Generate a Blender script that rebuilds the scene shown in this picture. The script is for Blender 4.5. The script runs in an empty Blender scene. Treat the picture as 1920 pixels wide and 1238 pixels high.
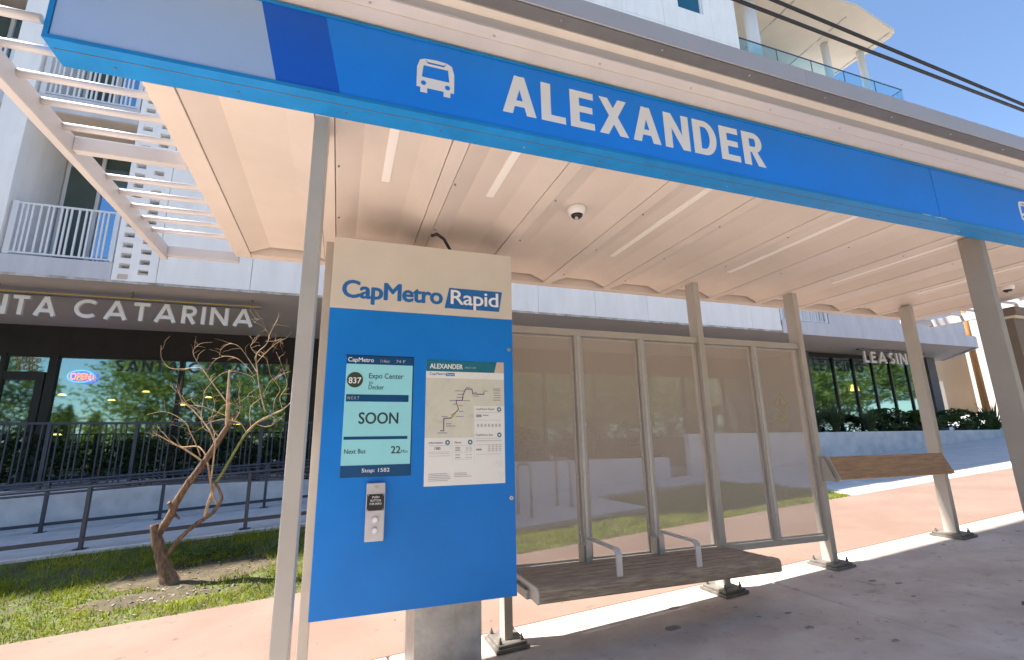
import bpy, bmesh, math, random
from mathutils import Vector, Matrix, noise
random.seed(7)
sc = bpy.context.scene
COL = sc.collection

# ------------------------------------------------------------------ camera
cam_d = bpy.data.cameras.new('camera'); cam = bpy.data.objects.new('camera', cam_d); COL.objects.link(cam)
cam_d.sensor_width = 36.0; cam_d.lens = 36.0 * 907.0 / 1920.0
cam_d.clip_start = 0.02; cam_d.clip_end = 3000
yaw, pit, rol = math.radians(19.5), math.radians(13.1), math.radians(-1.06)
fw = Vector((math.sin(yaw)*math.cos(pit), math.cos(yaw)*math.cos(pit), math.sin(pit)))
rt = Vector((math.cos(yaw), -math.sin(yaw), 0)); up = rt.cross(fw)
rt2 = rt*math.cos(rol) + up*math.sin(rol); up2 = -rt*math.sin(rol) + up*math.cos(rol)
M = Matrix((rt2, up2, -fw)).transposed().to_4x4(); M.translation = Vector((0, 0, 1.5))
cam.matrix_world = M
sc.camera = cam

# ------------------------------------------------------------------ sky, sun, exposure
SUN_TRAVEL = Vector((0.55, -0.21, -1.0)).normalized()
elev = math.asin(-SUN_TRAVEL.z)
world = bpy.data.worlds.new('World'); sc.world = world; world.use_nodes = True
nt = world.node_tree; nt.nodes.clear()
sky = nt.nodes.new('ShaderNodeTexSky'); sky.sky_type = 'NISHITA'; sky.sun_disc = False
sky.sun_elevation = elev; sky.sun_rotation = math.atan2(-SUN_TRAVEL.x, -SUN_TRAVEL.y)
sky.air_density = 1.0; sky.dust_density = 0.25; sky.ozone_density = 2.8; sky.altitude = 150
bg = nt.nodes.new('ShaderNodeBackground'); bg.inputs['Strength'].default_value = 0.10
wo = nt.nodes.new('ShaderNodeOutputWorld')
nt.links.new(sky.outputs[0], bg.inputs[0]); nt.links.new(bg.outputs[0], wo.inputs[0])
sun_d = bpy.data.lights.new('sun', 'SUN'); sun = bpy.data.objects.new('sun', sun_d); COL.objects.link(sun)
sun_d.energy = 5.0; sun_d.angle = math.radians(0.55); sun_d.color = (1.0, 0.94, 0.85)
sun.rotation_euler = SUN_TRAVEL.to_track_quat('-Z', 'Y').to_euler(); sun.location = (-20, 10, 40)
vs = sc.view_settings
vs.view_transform = 'Standard'; vs.look = 'None'; vs.gamma = 1.0; vs.use_curve_mapping = False
vs.exposure = 1.5
sc.render.engine = 'CYCLES'
sc.cycles.use_denoising = True
sc.cycles.max_bounces = 10; sc.cycles.diffuse_bounces = 5; sc.cycles.glossy_bounces = 4
sc.cycles.transparent_max_bounces = 16; sc.cycles.transmission_bounces = 4
sc.cycles.sample_clamp_indirect = 6.0

# ------------------------------------------------------------------ materials
MAT = {}
def mat(name, col, rough=0.6, metal=0.0, var=0.0, vscale=6.0, bump=0.0, bscale=60.0, col2=None, spec=0.5, stretch=None, emit=None):
    m = bpy.data.materials.new(name); m.use_nodes = True; n = m.node_tree.nodes; l = m.node_tree.links
    p = n['Principled BSDF']
    p.inputs['Base Color'].default_value = (*col, 1); p.inputs['Roughness'].default_value = rough
    p.inputs['Metallic'].default_value = metal; p.inputs['Specular IOR Level'].default_value = spec
    if var or col2 or bump:
        tc = n.new('ShaderNodeTexCoord'); mp = n.new('ShaderNodeMapping'); l.new(tc.outputs['Object'], mp.inputs[0])
        if stretch: mp.inputs['Scale'].default_value = stretch
    if var or col2:
        tx = n.new('ShaderNodeTexNoise'); tx.inputs['Scale'].default_value = vscale; tx.inputs['Detail'].default_value = 8; tx.inputs['Roughness'].default_value = 0.62
        l.new(mp.outputs[0], tx.inputs['Vector'])
        rp = n.new('ShaderNodeValToRGB'); rp.color_ramp.elements[0].position = 0.36; rp.color_ramp.elements[1].position = 0.64
        c2 = col2 or tuple(max(0, c*(1-var)) for c in col)
        rp.color_ramp.elements[0].color = (*c2, 1); rp.color_ramp.elements[1].color = (*[min(1, c*(1+var*.5)) for c in col], 1)
        l.new(tx.outputs['Fac'], rp.inputs[0]); l.new(rp.outputs[0], p.inputs['Base Color'])
        mr = n.new('ShaderNodeMapRange'); mr.inputs[3].default_value = max(0.02, rough-.1); mr.inputs[4].default_value = min(1, rough+.1)
        l.new(tx.outputs['Fac'], mr.inputs[0]); l.new(mr.outputs[0], p.inputs['Roughness'])
    if bump:
        bt = n.new('ShaderNodeTexNoise'); bt.inputs['Scale'].default_value = bscale; bt.inputs['Detail'].default_value = 6
        l.new(mp.outputs[0], bt.inputs['Vector'])
        bn = n.new('ShaderNodeBump'); bn.inputs['Strength'].default_value = bump; bn.inputs['Distance'].default_value = 0.01
        l.new(bt.outputs['Fac'], bn.inputs['Height']); l.new(bn.outputs[0], p.inputs['Normal'])
    if emit:
        p.inputs['Emission Color'].default_value = (*emit[0], 1); p.inputs['Emission Strength'].default_value = emit[1]
    MAT[name] = m
    return m

mat('shelter_paint', (.70, .63, .55), .42, var=.05, vscale=3, bump=.03, bscale=25)
mat('post_grey_shaded', (.33, .295, .26), .42, var=.06, vscale=4, bump=.02, bscale=40)  # darkened shelter_grey: shade on the right front post put into the colour
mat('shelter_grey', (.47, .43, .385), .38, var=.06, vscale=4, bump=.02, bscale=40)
mat('ceiling_paint', (.70, .605, .53), .45, var=.055, vscale=1.6, bump=.05, bscale=6)
mat('trim_sky_tint', (.45, .44, .475), .45, var=.04, vscale=3)  # shelter paint with the sky's cool reflection put into its colour
mat('trellis_paint', (.60, .565, .55), .42, var=.05, vscale=3)
mat('base_steel', (.22, .20, .18), .6, metal=.3, var=.3, vscale=12, bump=.1, bscale=40)
mat('gutter_dark', (.16, .155, .15), .55, var=.1, vscale=9)
mat('sign_blue', (.010, .235, .88), .45, spec=.3, var=.05, vscale=2.5, bump=.03, bscale=4)
mat('sign_trim_blue', (.010, .235, .60), .45, spec=.3, var=.12, vscale=5)
mat('sign_dark_blue', (.006, .11, .62), .45, spec=.3, var=.04, vscale=3)
mat('sign_silver', (.36, .50, .78), .45, var=.05, vscale=2)
mat('decal_white', (.82, .82, .84), .5)
mat('kiosk_cream', (.66, .60, .52), .42, var=.04, vscale=3)
mat('kiosk_blue', (.008, .195, .64), .42, spec=.3, var=.10, vscale=1.3, bump=.035, bscale=3.5)
mat('decal_blue', (.015, .14, .42), .45)
mat('galvanised', (.42, .42, .42), .42, metal=.65, var=.25, vscale=7, bump=.04, bscale=30)
mat('steel_light', (.56, .54, .55), .4, metal=.3, var=.08, vscale=12)
mat('wood_grey', (.46, .355, .265), .8, col2=(.22, .165, .125), vscale=5, bump=.35, bscale=30, stretch=(1.2, 14, 14))
mat('wood_brown', (.46, .29, .165), .65, col2=(.29, .17, .095), vscale=4, bump=.2, bscale=26, stretch=(1.2, 12, 12))
mat('screw', (.6, .58, .5), .35, metal=.8)
mat('black_plastic', (.015, .015, .017), .4)
mat('white_plastic', (.78, .76, .72), .35)
mat('light_diffuser', (.90, .85, .79), .4)
# print colours
mat('screen_teal', (.22, .47, .50), .12, var=.05, vscale=5, emit=((.22, .50, .54), .13))
mat('screen_navy', (.012, .075, .20), .15)
mat('print_dark', (.03, .045, .05), .5)
mat('print_olive', (.045, .06, .035), .4)
mat('print_grey', (.30, .30, .30), .6)
mat('print_light_grey', (.50, .49, .48), .6)
mat('poster_paper', (.82, .80, .76), .3, var=.03, vscale=4)
mat('poster_map', (.66, .635, .53), .3, var=.05, vscale=9)
mat('poster_teal', (.02, .17, .24), .3, var=.12, vscale=10)
mat('print_purple', (.14, .05, .17), .5)
mat('print_gold', (.55, .36, .05), .5)
mat('print_tan', (.60, .47, .36), .4)
# ground
mat('concrete', (.66, .565, .50), .85, col2=(.53, .435, .375), vscale=2.3, bump=.25, bscale=90)
def stain(name, scale, lo, hi, dark):
    m = MAT[name]; n = m.node_tree.nodes; l = m.node_tree.links; p = n['Principled BSDF']
    src = p.inputs['Base Color'].links[0].from_socket
    tc = n.new('ShaderNodeTexCoord')
    def layer(src, scale, lo, hi, dark, detail):
        tx = n.new('ShaderNodeTexNoise'); tx.inputs['Scale'].default_value = scale; tx.inputs['Detail'].default_value = detail; tx.inputs['Roughness'].default_value = .55
        l.new(tc.outputs['Object'], tx.inputs['Vector'])
        mr = n.new('ShaderNodeMapRange'); mr.inputs[1].default_value = lo; mr.inputs[2].default_value = hi; l.new(tx.outputs['Fac'], mr.inputs[0])
        mx = n.new('ShaderNodeMix'); mx.data_type = 'RGBA'; mx.blend_type = 'MULTIPLY'
        l.new(mr.outputs[0], mx.inputs[0]); l.new(src, mx.inputs[6]); mx.inputs[7].default_value = (*dark, 1)
        return mx.outputs[2]
    src = layer(src, scale, lo, hi, dark, 3)
    src = layer(src, scale*.22, .50, .75, tuple(.5+.5*d for d in dark), 6)
    src = layer(src, scale*2.4, .68, .74, tuple(.72*d for d in dark), 4)
    l.new(src, p.inputs['Base Color'])
stain('concrete', 7.5, .60, .78, (.70, .66, .65))
mat('concrete_red', (.240, .166, .132), .85, col2=(.208, .135, .104), vscale=1.1, bump=.2, bscale=110)
stain('concrete_red', 3.5, .62, .85, (.90, .88, .87))
mat('concrete_plain', (.60, .585, .57), .85, col2=(.49, .48, .475), vscale=3, bump=.2, bscale=80)
mat('concrete_wall', (.72, .71, .70), .8, col2=(.54, .54, .55), vscale=2.6, bump=.25, bscale=50)
mat('asphalt', (.15, .145, .14), .9, var=.2, vscale=30, bump=.3, bscale=200)
mat('soil', (.12, .09, .052), .95, col2=(.062, .052, .030), vscale=9, bump=.8, bscale=45)
mat('lawn_soil', (.11, .14, .035), .95, col2=(.07, .055, .03), vscale=7, bump=.8, bscale=60)
mat('dry_litter', (.30, .23, .14), .9, var=.3, vscale=30)
mat('pebble', (.34, .31, .26), .8, var=.2, vscale=20)
# building
mat('stucco_white', (.93, .91, .885), .8, var=.06, vscale=1.2, bump=.18, bscale=110, stretch=(2.5, 2.5, .5))
mat('stucco_grey', (.58, .585, .62), .8, var=.10, vscale=1.2, bump=.15, bscale=110, stretch=(2.5, 2.5, .5))
mat('soffit_beige', (.62, .53, .45), .75, var=.05, vscale=1.5)
mat('soffit_drip', (.66, .64, .60), .8, col2=(.30, .25, .20), vscale=3.5)
mat('penthouse_soffit', (.70, .60, .47), .7, var=.05, vscale=1)
mat('dark_wall', (.022, .019, .017), .6, var=.3, vscale=3)
mat('dark_brick', (.05, .042, .038), .8, var=.3, vscale=2)
mat('wall_charcoal', (.115, .115, .125), .7, var=.15, vscale=3)
mat('frame_black', (.012, .012, .013), .4)
mat('window_teal', (.01, .12, .20), .1, var=.1, vscale=2)
mat('frame_white', (.72, .73, .75), .45)
mat('green_curtain', (.085, .12, .11), .8, var=.1, vscale=2)
mat('dark_recess', (.10, .085, .07), .9)
mat('neon_red', (.9, .1, .05), .4, emit=((1, .07, .03), 3.0))
mat('neon_blue', (.05, .1, .9), .4, emit=((.03, .10, 1), 3.0))
mat('lamp_warm', (.9, .6, .2), .4, emit=((1, .62, .2), 2.5))
mat('lettering_gold', (.50, .34, .09), .5)
mat('sign_cream', (.74, .71, .67), .45)
mat('fence_navy', (.055, .065, .09), .42, metal=.2, var=.1, vscale=10)
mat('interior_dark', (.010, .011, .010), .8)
mat('interior_green', (.10, .115, .075), .8, var=.3, vscale=1.5)
mat('far_beige', (.42, .33, .24), .85, var=.05, vscale=.4)
mat('far_white', (.46, .41, .36), .85, var=.05, vscale=.4)
mat('pole_wood', (.50, .22, .07), .8, var=.25, vscale=3, stretch=(6, 6, .5))
mat('cable_black', (.022, .020, .020), .6)
mat('panel_taupe', (.17, .145, .125), .6, var=.06, vscale=2)
# plants
def leafmat(name, c1, c2, trans=.25, scale=1.3):
    m = bpy.data.materials.new(name); m.use_nodes = True; n = m.node_tree.nodes; l = m.node_tree.links
    p = n['Principled BSDF']; out = n['Material Output']
    tc = n.new('ShaderNodeTexCoord'); tx = n.new('ShaderNodeTexNoise'); tx.inputs['Scale'].default_value = scale; tx.inputs['Detail'].default_value = 9; tx.inputs['Roughness'].default_value = .75
    l.new(tc.outputs['Object'], tx.inputs['Vector'])
    rp = n.new('ShaderNodeValToRGB'); rp.color_ramp.elements[0].position = .35; rp.color_ramp.elements[1].position = .65
    rp.color_ramp.elements[0].color = (*c1, 1); rp.color_ramp.elements[1].color = (*c2, 1)
    l.new(tx.outputs['Fac'], rp.inputs[0]); l.new(rp.outputs[0], p.inputs['Base Color'])
    p.inputs['Roughness'].default_value = .55; p.inputs['Specular IOR Level'].default_value = .3
    tr = n.new('ShaderNodeBsdfTranslucent'); l.new(rp.outputs[0], tr.inputs[0])
    mx = n.new('ShaderNodeMixShader'); mx.inputs[0].default_value = trans
    l.new(p.outputs[0], mx.inputs[1]); l.new(tr.outputs[0], mx.inputs[2]); l.new(mx.outputs[0], out.inputs[0])
    MAT[name] = m
leafmat('grass_blades', (.10, .165, .008), (.42, .44, .03), .42, 2.6)
leafmat('weed_leaf', (.03, .075, .015), (.075, .14, .03), .3, 5)
leafmat('shrub_leaf', (.018, .036, .012), (.05, .085, .025), .2, 2)
leafmat('planter_leaf', (.03, .065, .02), (.11, .17, .045), .3, 2)
leafmat('blade_leaf', (.05, .085, .035), (.15, .19, .09), .25, 3)
leafmat('street_tree_leaf', (.10, .15, .03), (.36, .38, .08), .4, .5)
mat('bark', (.27, .17, .105), .9, col2=(.085, .055, .038), vscale=7, bump=1.0, bscale=26, stretch=(5, 5, 1.2))
mat('bark_pale', (.62, .45, .27), .8, col2=(.36, .225, .12), vscale=14, bump=.4, bscale=70)
mat('bark_green', (.22, .24, .06), .8, var=.3, vscale=14)
mat('cut_wood', (.26, .17, .10), .9, var=.3, vscale=30)

def glass(name, tint, refl, rough=.01, rtint=(1, 1, 1)):
    m = bpy.data.materials.new(name); m.use_nodes = True; n = m.node_tree.nodes; l = m.node_tree.links
    n.remove(n['Principled BSDF']); out = n['Material Output']
    t = n.new('ShaderNodeBsdfTransparent'); t.inputs[0].default_value = (*tint, 1)
    g = n.new('ShaderNodeBsdfGlossy'); g.inputs['Roughness'].default_value = rough; g.inputs[0].default_value = (*rtint, 1)
    lw = n.new('ShaderNodeLayerWeight'); lw.inputs[0].default_value = .5
    pw_ = n.new('ShaderNodeMath'); pw_.operation = 'POWER'; pw_.inputs[1].default_value = 4.0; l.new(lw.outputs['Facing'], pw_.inputs[0])
    mr = n.new('ShaderNodeMapRange'); mr.inputs[3].default_value = refl; mr.inputs[4].default_value = min(1.0, refl+.45)
    l.new(pw_.outputs[0], mr.inputs[0])
    mx = n.new('ShaderNodeMixShader'); l.new(mr.outputs[0], mx.inputs[0]); l.new(t.outputs[0], mx.inputs[1]); l.new(g.outputs[0], mx.inputs[2])
    l.new(mx.outputs[0], out.inputs[0]); MAT[name] = m
glass('storefront_glass', (.62, .70, .66), .30, .03, (.62, .88, .90))
glass('window_blue', (.10, .30, .45), .45, .015, (.45, .75, 1.0))
glass('guard_glass', (.80, .94, .97), .06)
glass('acrylic', (.97, .97, .97), .05)
# perforated sheet: many holes far finer than a pixel -> partly see-through sheet
def perforated(name, col, solid):
    m = bpy.data.materials.new(name); m.use_nodes = True; n = m.node_tree.nodes; l = m.node_tree.links
    p = n['Principled BSDF']; p.inputs['Base Color'].default_value = (*col, 1); p.inputs['Roughness'].default_value = .5
    tc = n.new('ShaderNodeTexCoord'); w1 = n.new('ShaderNodeTexWave'); w1.wave_type = 'BANDS'; w1.bands_direction = 'X'; w1.inputs['Scale'].default_value = 38
    l.new(tc.outputs['Object'], w1.inputs['Vector'])
    w2 = n.new('ShaderNodeTexWave'); w2.bands_direction = 'Z'; w2.inputs['Scale'].default_value = 38
    l.new(tc.outputs['Object'], w2.inputs['Vector'])
    ad = n.new('ShaderNodeMath'); ad.operation = 'MULTIPLY'; l.new(w1.outputs['Fac'], ad.inputs[0]); l.new(w2.outputs['Fac'], ad.inputs[1])
    mr = n.new('ShaderNodeMapRange'); mr.inputs[3].default_value = min(1, solid+.14); mr.inputs[4].default_value = max(0, solid-.42); l.new(ad.outputs[0], mr.inputs[0])
    t = n.new('ShaderNodeBsdfTransparent'); mx = n.new('ShaderNodeMixShader')
    l.new(mr.outputs[0], mx.inputs[0]); l.new(t.outputs[0], mx.inputs[1]); l.new(p.outputs[0], mx.inputs[2]); l.new(mx.outputs[0], n['Material Output'].inputs[0])
    MAT[name] = m
perforated('perforated_sheet', (.62, .515, .44), .62)

# ------------------------------------------------------------------ builders
def root_loc(o):
    while o.parent: o = o.parent
    return o.location
class MB:
    def __init__(s): s.v = []; s.f = []; s.sm = []
    def add(s, vs, fs, smooth=False):
        b = len(s.v); s.v += [tuple(v) for v in vs]; s.f += [tuple(b+i for i in f) for f in fs]; s.sm += [smooth]*len(fs); return s
    def box(s, x0, x1, y0, y1, z0, z1):
        return s.add([(x0,y0,z0),(x1,y0,z0),(x1,y1,z0),(x0,y1,z0),(x0,y0,z1),(x1,y0,z1),(x1,y1,z1),(x0,y1,z1)],
                     [(0,3,2,1),(4,5,6,7),(0,1,5,4),(1,2,6,5),(2,3,7,6),(3,0,4,7)])
    def cbox(s, x0, x1, y0, y1, z0, z1, c=.004):
        bm = bmesh.new(); bmesh.ops.create_cube(bm, size=1)
        for v in bm.verts: v.co = Vector(((x0+x1)/2+v.co.x*(x1-x0), (y0+y1)/2+v.co.y*(y1-y0), (z0+z1)/2+v.co.z*(z1-z0)))
        bmesh.ops.bevel(bm, geom=bm.edges[:], offset=c, segments=2, profile=.6, affect='EDGES')
        bm.verts.index_update(); s.add([v.co for v in bm.verts], [[v.index for v in f.verts] for f in bm.faces]); bm.free(); return s
    def prism(s, poly, axis, a, b):
        # poly: 2D points; axis x -> (y,z), y -> (x,z), z -> (x,y)
        def P(p, t): return {'x': (t, p[0], p[1]), 'y': (p[0], t, p[1]), 'z': (p[0], p[1], t)}[axis]
        n = len(poly); vs = [P(p, a) for p in poly] + [P(p, b) for p in poly]
        fs = [tuple(range(n))[::-1], tuple(range(n, 2*n))] + [(i, (i+1) % n, n+(i+1) % n, n+i) for i in range(n)]
        return s.add(vs, fs)
    def tube(s, pts, rs, n=8, caps=True, smooth=True):
        pts = [Vector(p) for p in pts]
        if not isinstance(rs, (list, tuple)): rs = [rs]*len(pts)
        b = len(s.v); ref = None
        for i, p in enumerate(pts):
            d = (pts[min(i+1, len(pts)-1)] - pts[max(i-1, 0)]).normalized()
            if ref is None: ref = d.orthogonal().normalized()
            u = (ref - d*ref.dot(d))
            u = u.normalized() if u.length > 1e-6 else d.orthogonal().normalized()
            ref = u; w = d.cross(u)
            for k in range(n):
                a = 2*math.pi*k/n; s.v.append(tuple(p + (u*math.cos(a)+w*math.sin(a))*rs[i]))
        m = len(pts)
        for i in range(m-1):
            for k in range(n):
                s.f.append((b+i*n+k, b+i*n+(k+1) % n, b+(i+1)*n+(k+1) % n, b+(i+1)*n+k)); s.sm.append(smooth)
        if caps:
            s.f.append(tuple(b+k for k in range(n))[::-1]); s.sm.append(False)
            s.f.append(tuple(b+(m-1)*n+k for k in range(n))); s.sm.append(False)
        return s
    def disc_y(s, x, z, y, r, n=20):   # flat disc facing -Y
        return s.add([(x+r*math.cos(2*math.pi*k/n), y, z+r*math.sin(2*math.pi*k/n)) for k in range(n)], [tuple(range(n))])
    def rect_y(s, x0, x1, z0, z1, y):
        return s.add([(x0,y,z0),(x1,y,z0),(x1,y,z1),(x0,y,z1)], [(0,1,2,3)])
    def build(s, name, m, parent=None):
        me = bpy.data.meshes.new(name)
        o0 = root_loc(parent) if parent else Vector((0, 0, 0))
        me.from_pydata([(v[0]-o0[0], v[1]-o0[1], v[2]-o0[2]) for v in s.v], [], s.f)
        me.polygons.foreach_set('use_smooth', s.sm); me.materials.append(MAT[m]); me.update()
        o = bpy.data.objects.new(name, me); COL.objects.link(o)
        if parent: o.parent = parent
        return o
def thing(name, label, cat, loc, group=None):
    o = bpy.data.objects.new(name, None); COL.objects.link(o); o.location = loc; o.empty_display_size = .1
    o['label'] = label; o['category'] = cat
    if group: o['group'] = group
    return o
def tag(o, label=None, cat=None, group=None, kind=None):
    if label: o['label'] = label
    if cat: o['category'] = cat
    if group: o['group'] = group
    if kind: o['kind'] = kind
    return o
def struct(o): o['kind'] = 'structure'; return o
def empty_struct(name):
    o = bpy.data.objects.new(name, None); COL.objects.link(o); o['kind'] = 'structure'; return o
def sharedcopy(src, parent, delta, name=None):
    c = src.copy(); COL.objects.link(c); c.parent = parent
    c.location = Vector(src.location) + Vector(delta)
    return c

_tcache = {}
def text_polys(txt, offset=0.0, space=1.0, shear=0.0):
    key = (txt, offset, space, shear)
    if key in _tcache: return _tcache[key]
    cu = bpy.data.curves.new('t', 'FONT'); cu.body = txt; cu.offset = offset; cu.space_character = space; cu.shear = shear; cu.resolution_u = 4
    ob = bpy.data.objects.new('t', cu); COL.objects.link(ob)
    dg = bpy.context.evaluated_depsgraph_get(); me = bpy.data.meshes.new_from_object(ob.evaluated_get(dg))
    vs = [(v.co.x, v.co.y) for v in me.vertices]; fs = [tuple(p.vertices) for p in me.polygons]
    COL.objects.unlink(ob); bpy.data.objects.remove(ob); bpy.data.curves.remove(cu); bpy.data.meshes.remove(me)
    # weld + islands
    bm = bmesh.new(); bv = [bm.verts.new((x, y, 0)) for x, y in vs]
    for f in fs:
        try: bm.faces.new([bv[i] for i in f])
        except ValueError: pass
    bmesh.ops.remove_doubles(bm, verts=bm.verts[:], dist=1e-5); bm.verts.index_update(); bm.faces.index_update()
    res = ([(v.co.x, v.co.y) for v in bm.verts], [tuple(v.index for v in f.verts) for f in bm.faces]); bm.free()
    _tcache[key] = res
    return res
def islands(vs, fs):
    par = list(range(len(vs)))
    def find(a):
        while par[a] != a: par[a] = par[par[a]]; a = par[a]
        return a
    for f in fs:
        for i in f[1:]: par[find(i)] = find(f[0])
    g = {}
    for f in fs: g.setdefault(find(f[0]), []).append(f)
    return list(g.values())
def text_y(txt, x0, x1, z0, z1, y, name, m, parent, offset=0.0, space=1.0, shear=0.0, depth=0.0, split=False, fit='box'):
    """flat (or thick) lettering on a face looking towards -Y; fits the box exactly (or by height, left aligned)."""
    bold = max(0.0, offset)
    vs, fs = text_polys(txt, min(0.0, offset), space, shear)
    mnx = min(v[0] for v in vs); mxx = max(v[0] for v in vs); mnz = min(v[1] for v in vs); mxz = max(v[1] for v in vs)
    sz = (z1-z0)/(mxz-mnz); sx = (x1-x0)/(mxx-mnx) if fit == 'box' else sz
    P = [(x0+(v[0]-mnx)*sx, z0+(v[1]-mnz)*sz) for v in vs]
    out = []
    groups = islands(vs, fs) if split else [fs]
    groups.sort(key=lambda g: min(P[i][0] for f in g for i in f))
    for g in groups:
        idx = sorted({i for f in g for i in f}); mp = {i: k for k, i in enumerate(idx)}
        b = MB(); F = [tuple(mp[i] for i in f) for f in g]; n = len(idx)
        if depth <= 0:
            d_ = bold*sz*.8
            for k_, (ox, oz) in enumerate(((0, 0), (-d_, 0), (d_, 0), (0, d_*.7), (0, -d_*.7), (d_*.7, d_*.5), (-d_*.7, d_*.5), (d_*.7, -d_*.5), (-d_*.7, -d_*.5)) if bold else ((0, 0),)):
                b.add([(P[i][0]+ox, y-.00004*k_, P[i][1]+oz) for i in idx], F)
        else:
            V = [(P[i][0], y, P[i][1]) for i in idx] + [(P[i][0], y+depth, P[i][1]) for i in idx]
            ec = {}
            for f in F:
                for a, c in zip(f, f[1:]+f[:1]): ec[(a, c)] = 1
            side = [(a, c, c+n, a+n)[::-1] for (a, c) in ec if (c, a) not in ec]
            b.add(V, F + [tuple(i+n for i in f)[::-1] for f in F] + side)
        out.append(b.build(name, m, parent))
    return out

S = .0668
def g(x): return S*(max(-70, min(70, x))-1.4)

# ------------------------------------------------------------------ ground
b = MB(); xs = [-900, -70, -20, 0, 20, 70, 900]; ys = [-900, -1.05, 40, 900]
for x in xs:
    for yy in ys: b.v.append((x, yy, g(x)-.16))
for i in range(len(xs)-1):
    for j in range(len(ys)-1):
        k = i*len(ys)+j; b.f.append((k, k+len(ys), k+len(ys)+1, k+1)); b.sm.append(False)
struct(b.build('ground', 'asphalt'))

def slab(x0, x1, y0, y1, top, name, m, parent, th=.12, c=.012):
    """sloped slab with eased top edges: top is a function z(x,y)"""
    b = MB()
    o = [(x0,y0),(x1,y0),(x1,y1),(x0,y1)]; i_ = [(x0+c,y0+c),(x1-c,y0+c),(x1-c,y1-c),(x0+c,y1-c)]
    V = [(x, y, top(x, y)-th) for x, y in o] + [(x, y, top(x, y)-c) for x, y in o] + [(x, y, top(x, y)) for x, y in i_]
    F = [(8,9,10,11)] + [(k, (k+1) % 4, 4+(k+1) % 4, 4+k) for k in range(4)] + [(4+k, 4+(k+1) % 4, 8+(k+1) % 4, 8+k) for k in range(4)]
    return b.add(V, F).build(name, m, parent)
flat = lambda x, y: g(x)
J = .006
pav = empty_struct('pavement')
xs = [-10.05, -6.55, -3.05, .45, 3.95, 7.45, 10.95, 14.45, 17.95, 21.45, 27]
for a, c in zip(xs, xs[1:]):
    slab(a+J, c-J, -1.0, 2.0, flat, 'slab', 'concrete', pav)
    slab(a+J, c-J, 2.0+2*J, 4.23, flat, 'slab', 'concrete', pav)
kb = empty_struct('kerb')
for a, c in zip(xs, xs[1:]):
    slab(a+J, c-J, -1.16, -1.0-J, flat, 'kerb_stone', 'concrete_plain', kb, th=.3, c=.02)
path = empty_struct('footpath')
xr = [-12, -4.3, 1.0, 6.3, 11.6, 16.9, 22.2, 27]
for a, c in zip(xr, xr[1:]):
    slab(a+.003, c-.003, 4.24, 6.5, lambda x, y: g(x)-.002, 'slab', 'concrete_red', path, c=.006)
# concrete drive and plaza to the right
drive = empty_struct('driveway')
xd = [8.75, 12.0, 15.5, 19, 23, 30]
for a, c in zip(xd, xd[1:]):
    slab(a+J, c-J, 6.512, 8.6, flat, 'slab', 'concrete_plain', drive)
    slab(a+J, c-J, 8.612, 10.79, flat, 'slab', 'concrete_plain', drive)
slab(27.01, 70, -1, 40, flat, 'slab', 'concrete_plain', drive)
b = MB().box(8.95, 10.15, 6.75, 7.55, 0, .012)
b.v = [(x, y, z+g(x)+.003) for x, y, z in b.v]
struct(b.build('paving_patch', 'concrete_wall'))

# lawn: bank on the left, gentler on the right
def ramp_z(x, y): return .19 + .06*(x+3.6) + .027*(y-8.3)
def lawn_z(x, y):
    t = max(0, min(1, (y-6.5)/1.8))
    lo = g(x)
    k = max(0, min(1, (2.2-x)/1.6))          # bank only in front of the ramp
    hi = k*(ramp_z(x, 8.3)-.03) + (1-k)*(g(x)+.03)
    n_ = noise.noise(Vector((x*1.3, y*1.6, 3)))*.035 + noise.noise(Vector((x*4, y*4, 9)))*.012
    e = min(1, max(0, min((y-6.5)/.15, (8.3-y)/.1 if k > 0 else 1)))
    return lo + (hi-lo)*(t*.55+.45*t*t) + n_*e - .012
def sheet(name, m, x0, x1, y0, y1, nx, ny, zf):
    b = MB()
    for i in range(nx+1):
        for j in range(ny+1):
            x = x0+(x1-x0)*i/nx; y = y0+(y1-y0)*j/ny; b.v.append((x, y, zf(x, y)))
    for i in range(nx):
        for j in range(ny):
            k = i*(ny+1)+j; b.f.append((k, k+ny+1, k+ny+2, k+1)); b.sm.append(True)
    return b.build(name, m)
TREE = Vector((-1.93, 7.40, 0))
struct(sheet('lawn', 'lawn_soil', -12, 8.76, 6.5, 8.32, 210, 26, lawn_z))
struct(sheet('lawn', 'lawn_soil', 5.3, 8.76, 8.3, 9.65, 30, 14, lawn_z))
def bare(x, y):
    # bare earth mound right of and around the tree
    d1 = ((x-TREE.x-.40)/1.0)**2 + ((y-TREE.y-.05)/.28)**2
    d2 = ((x-TREE.x+.05)/.75)**2 + ((y-7.02)/.17)**2
    return max(0, 1.25-min(d1, d2*1.1) + noise.noise(Vector((x*5, y*7, 1)))*.5)
def soil_z(x, y): return lawn_z(x, y) + max(0, .014*min(1, bare(x, y))*1.6 - .008) + noise.noise(Vector((x*9, y*9, 5)))*.006 - (.02 if bare(x, y) < .12 else 0)
struct(sheet('earth_patch', 'soil', TREE.x-1.5, TREE.x+1.9, 6.75, 7.9, 110, 50, soil_z))
b = MB()
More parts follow.
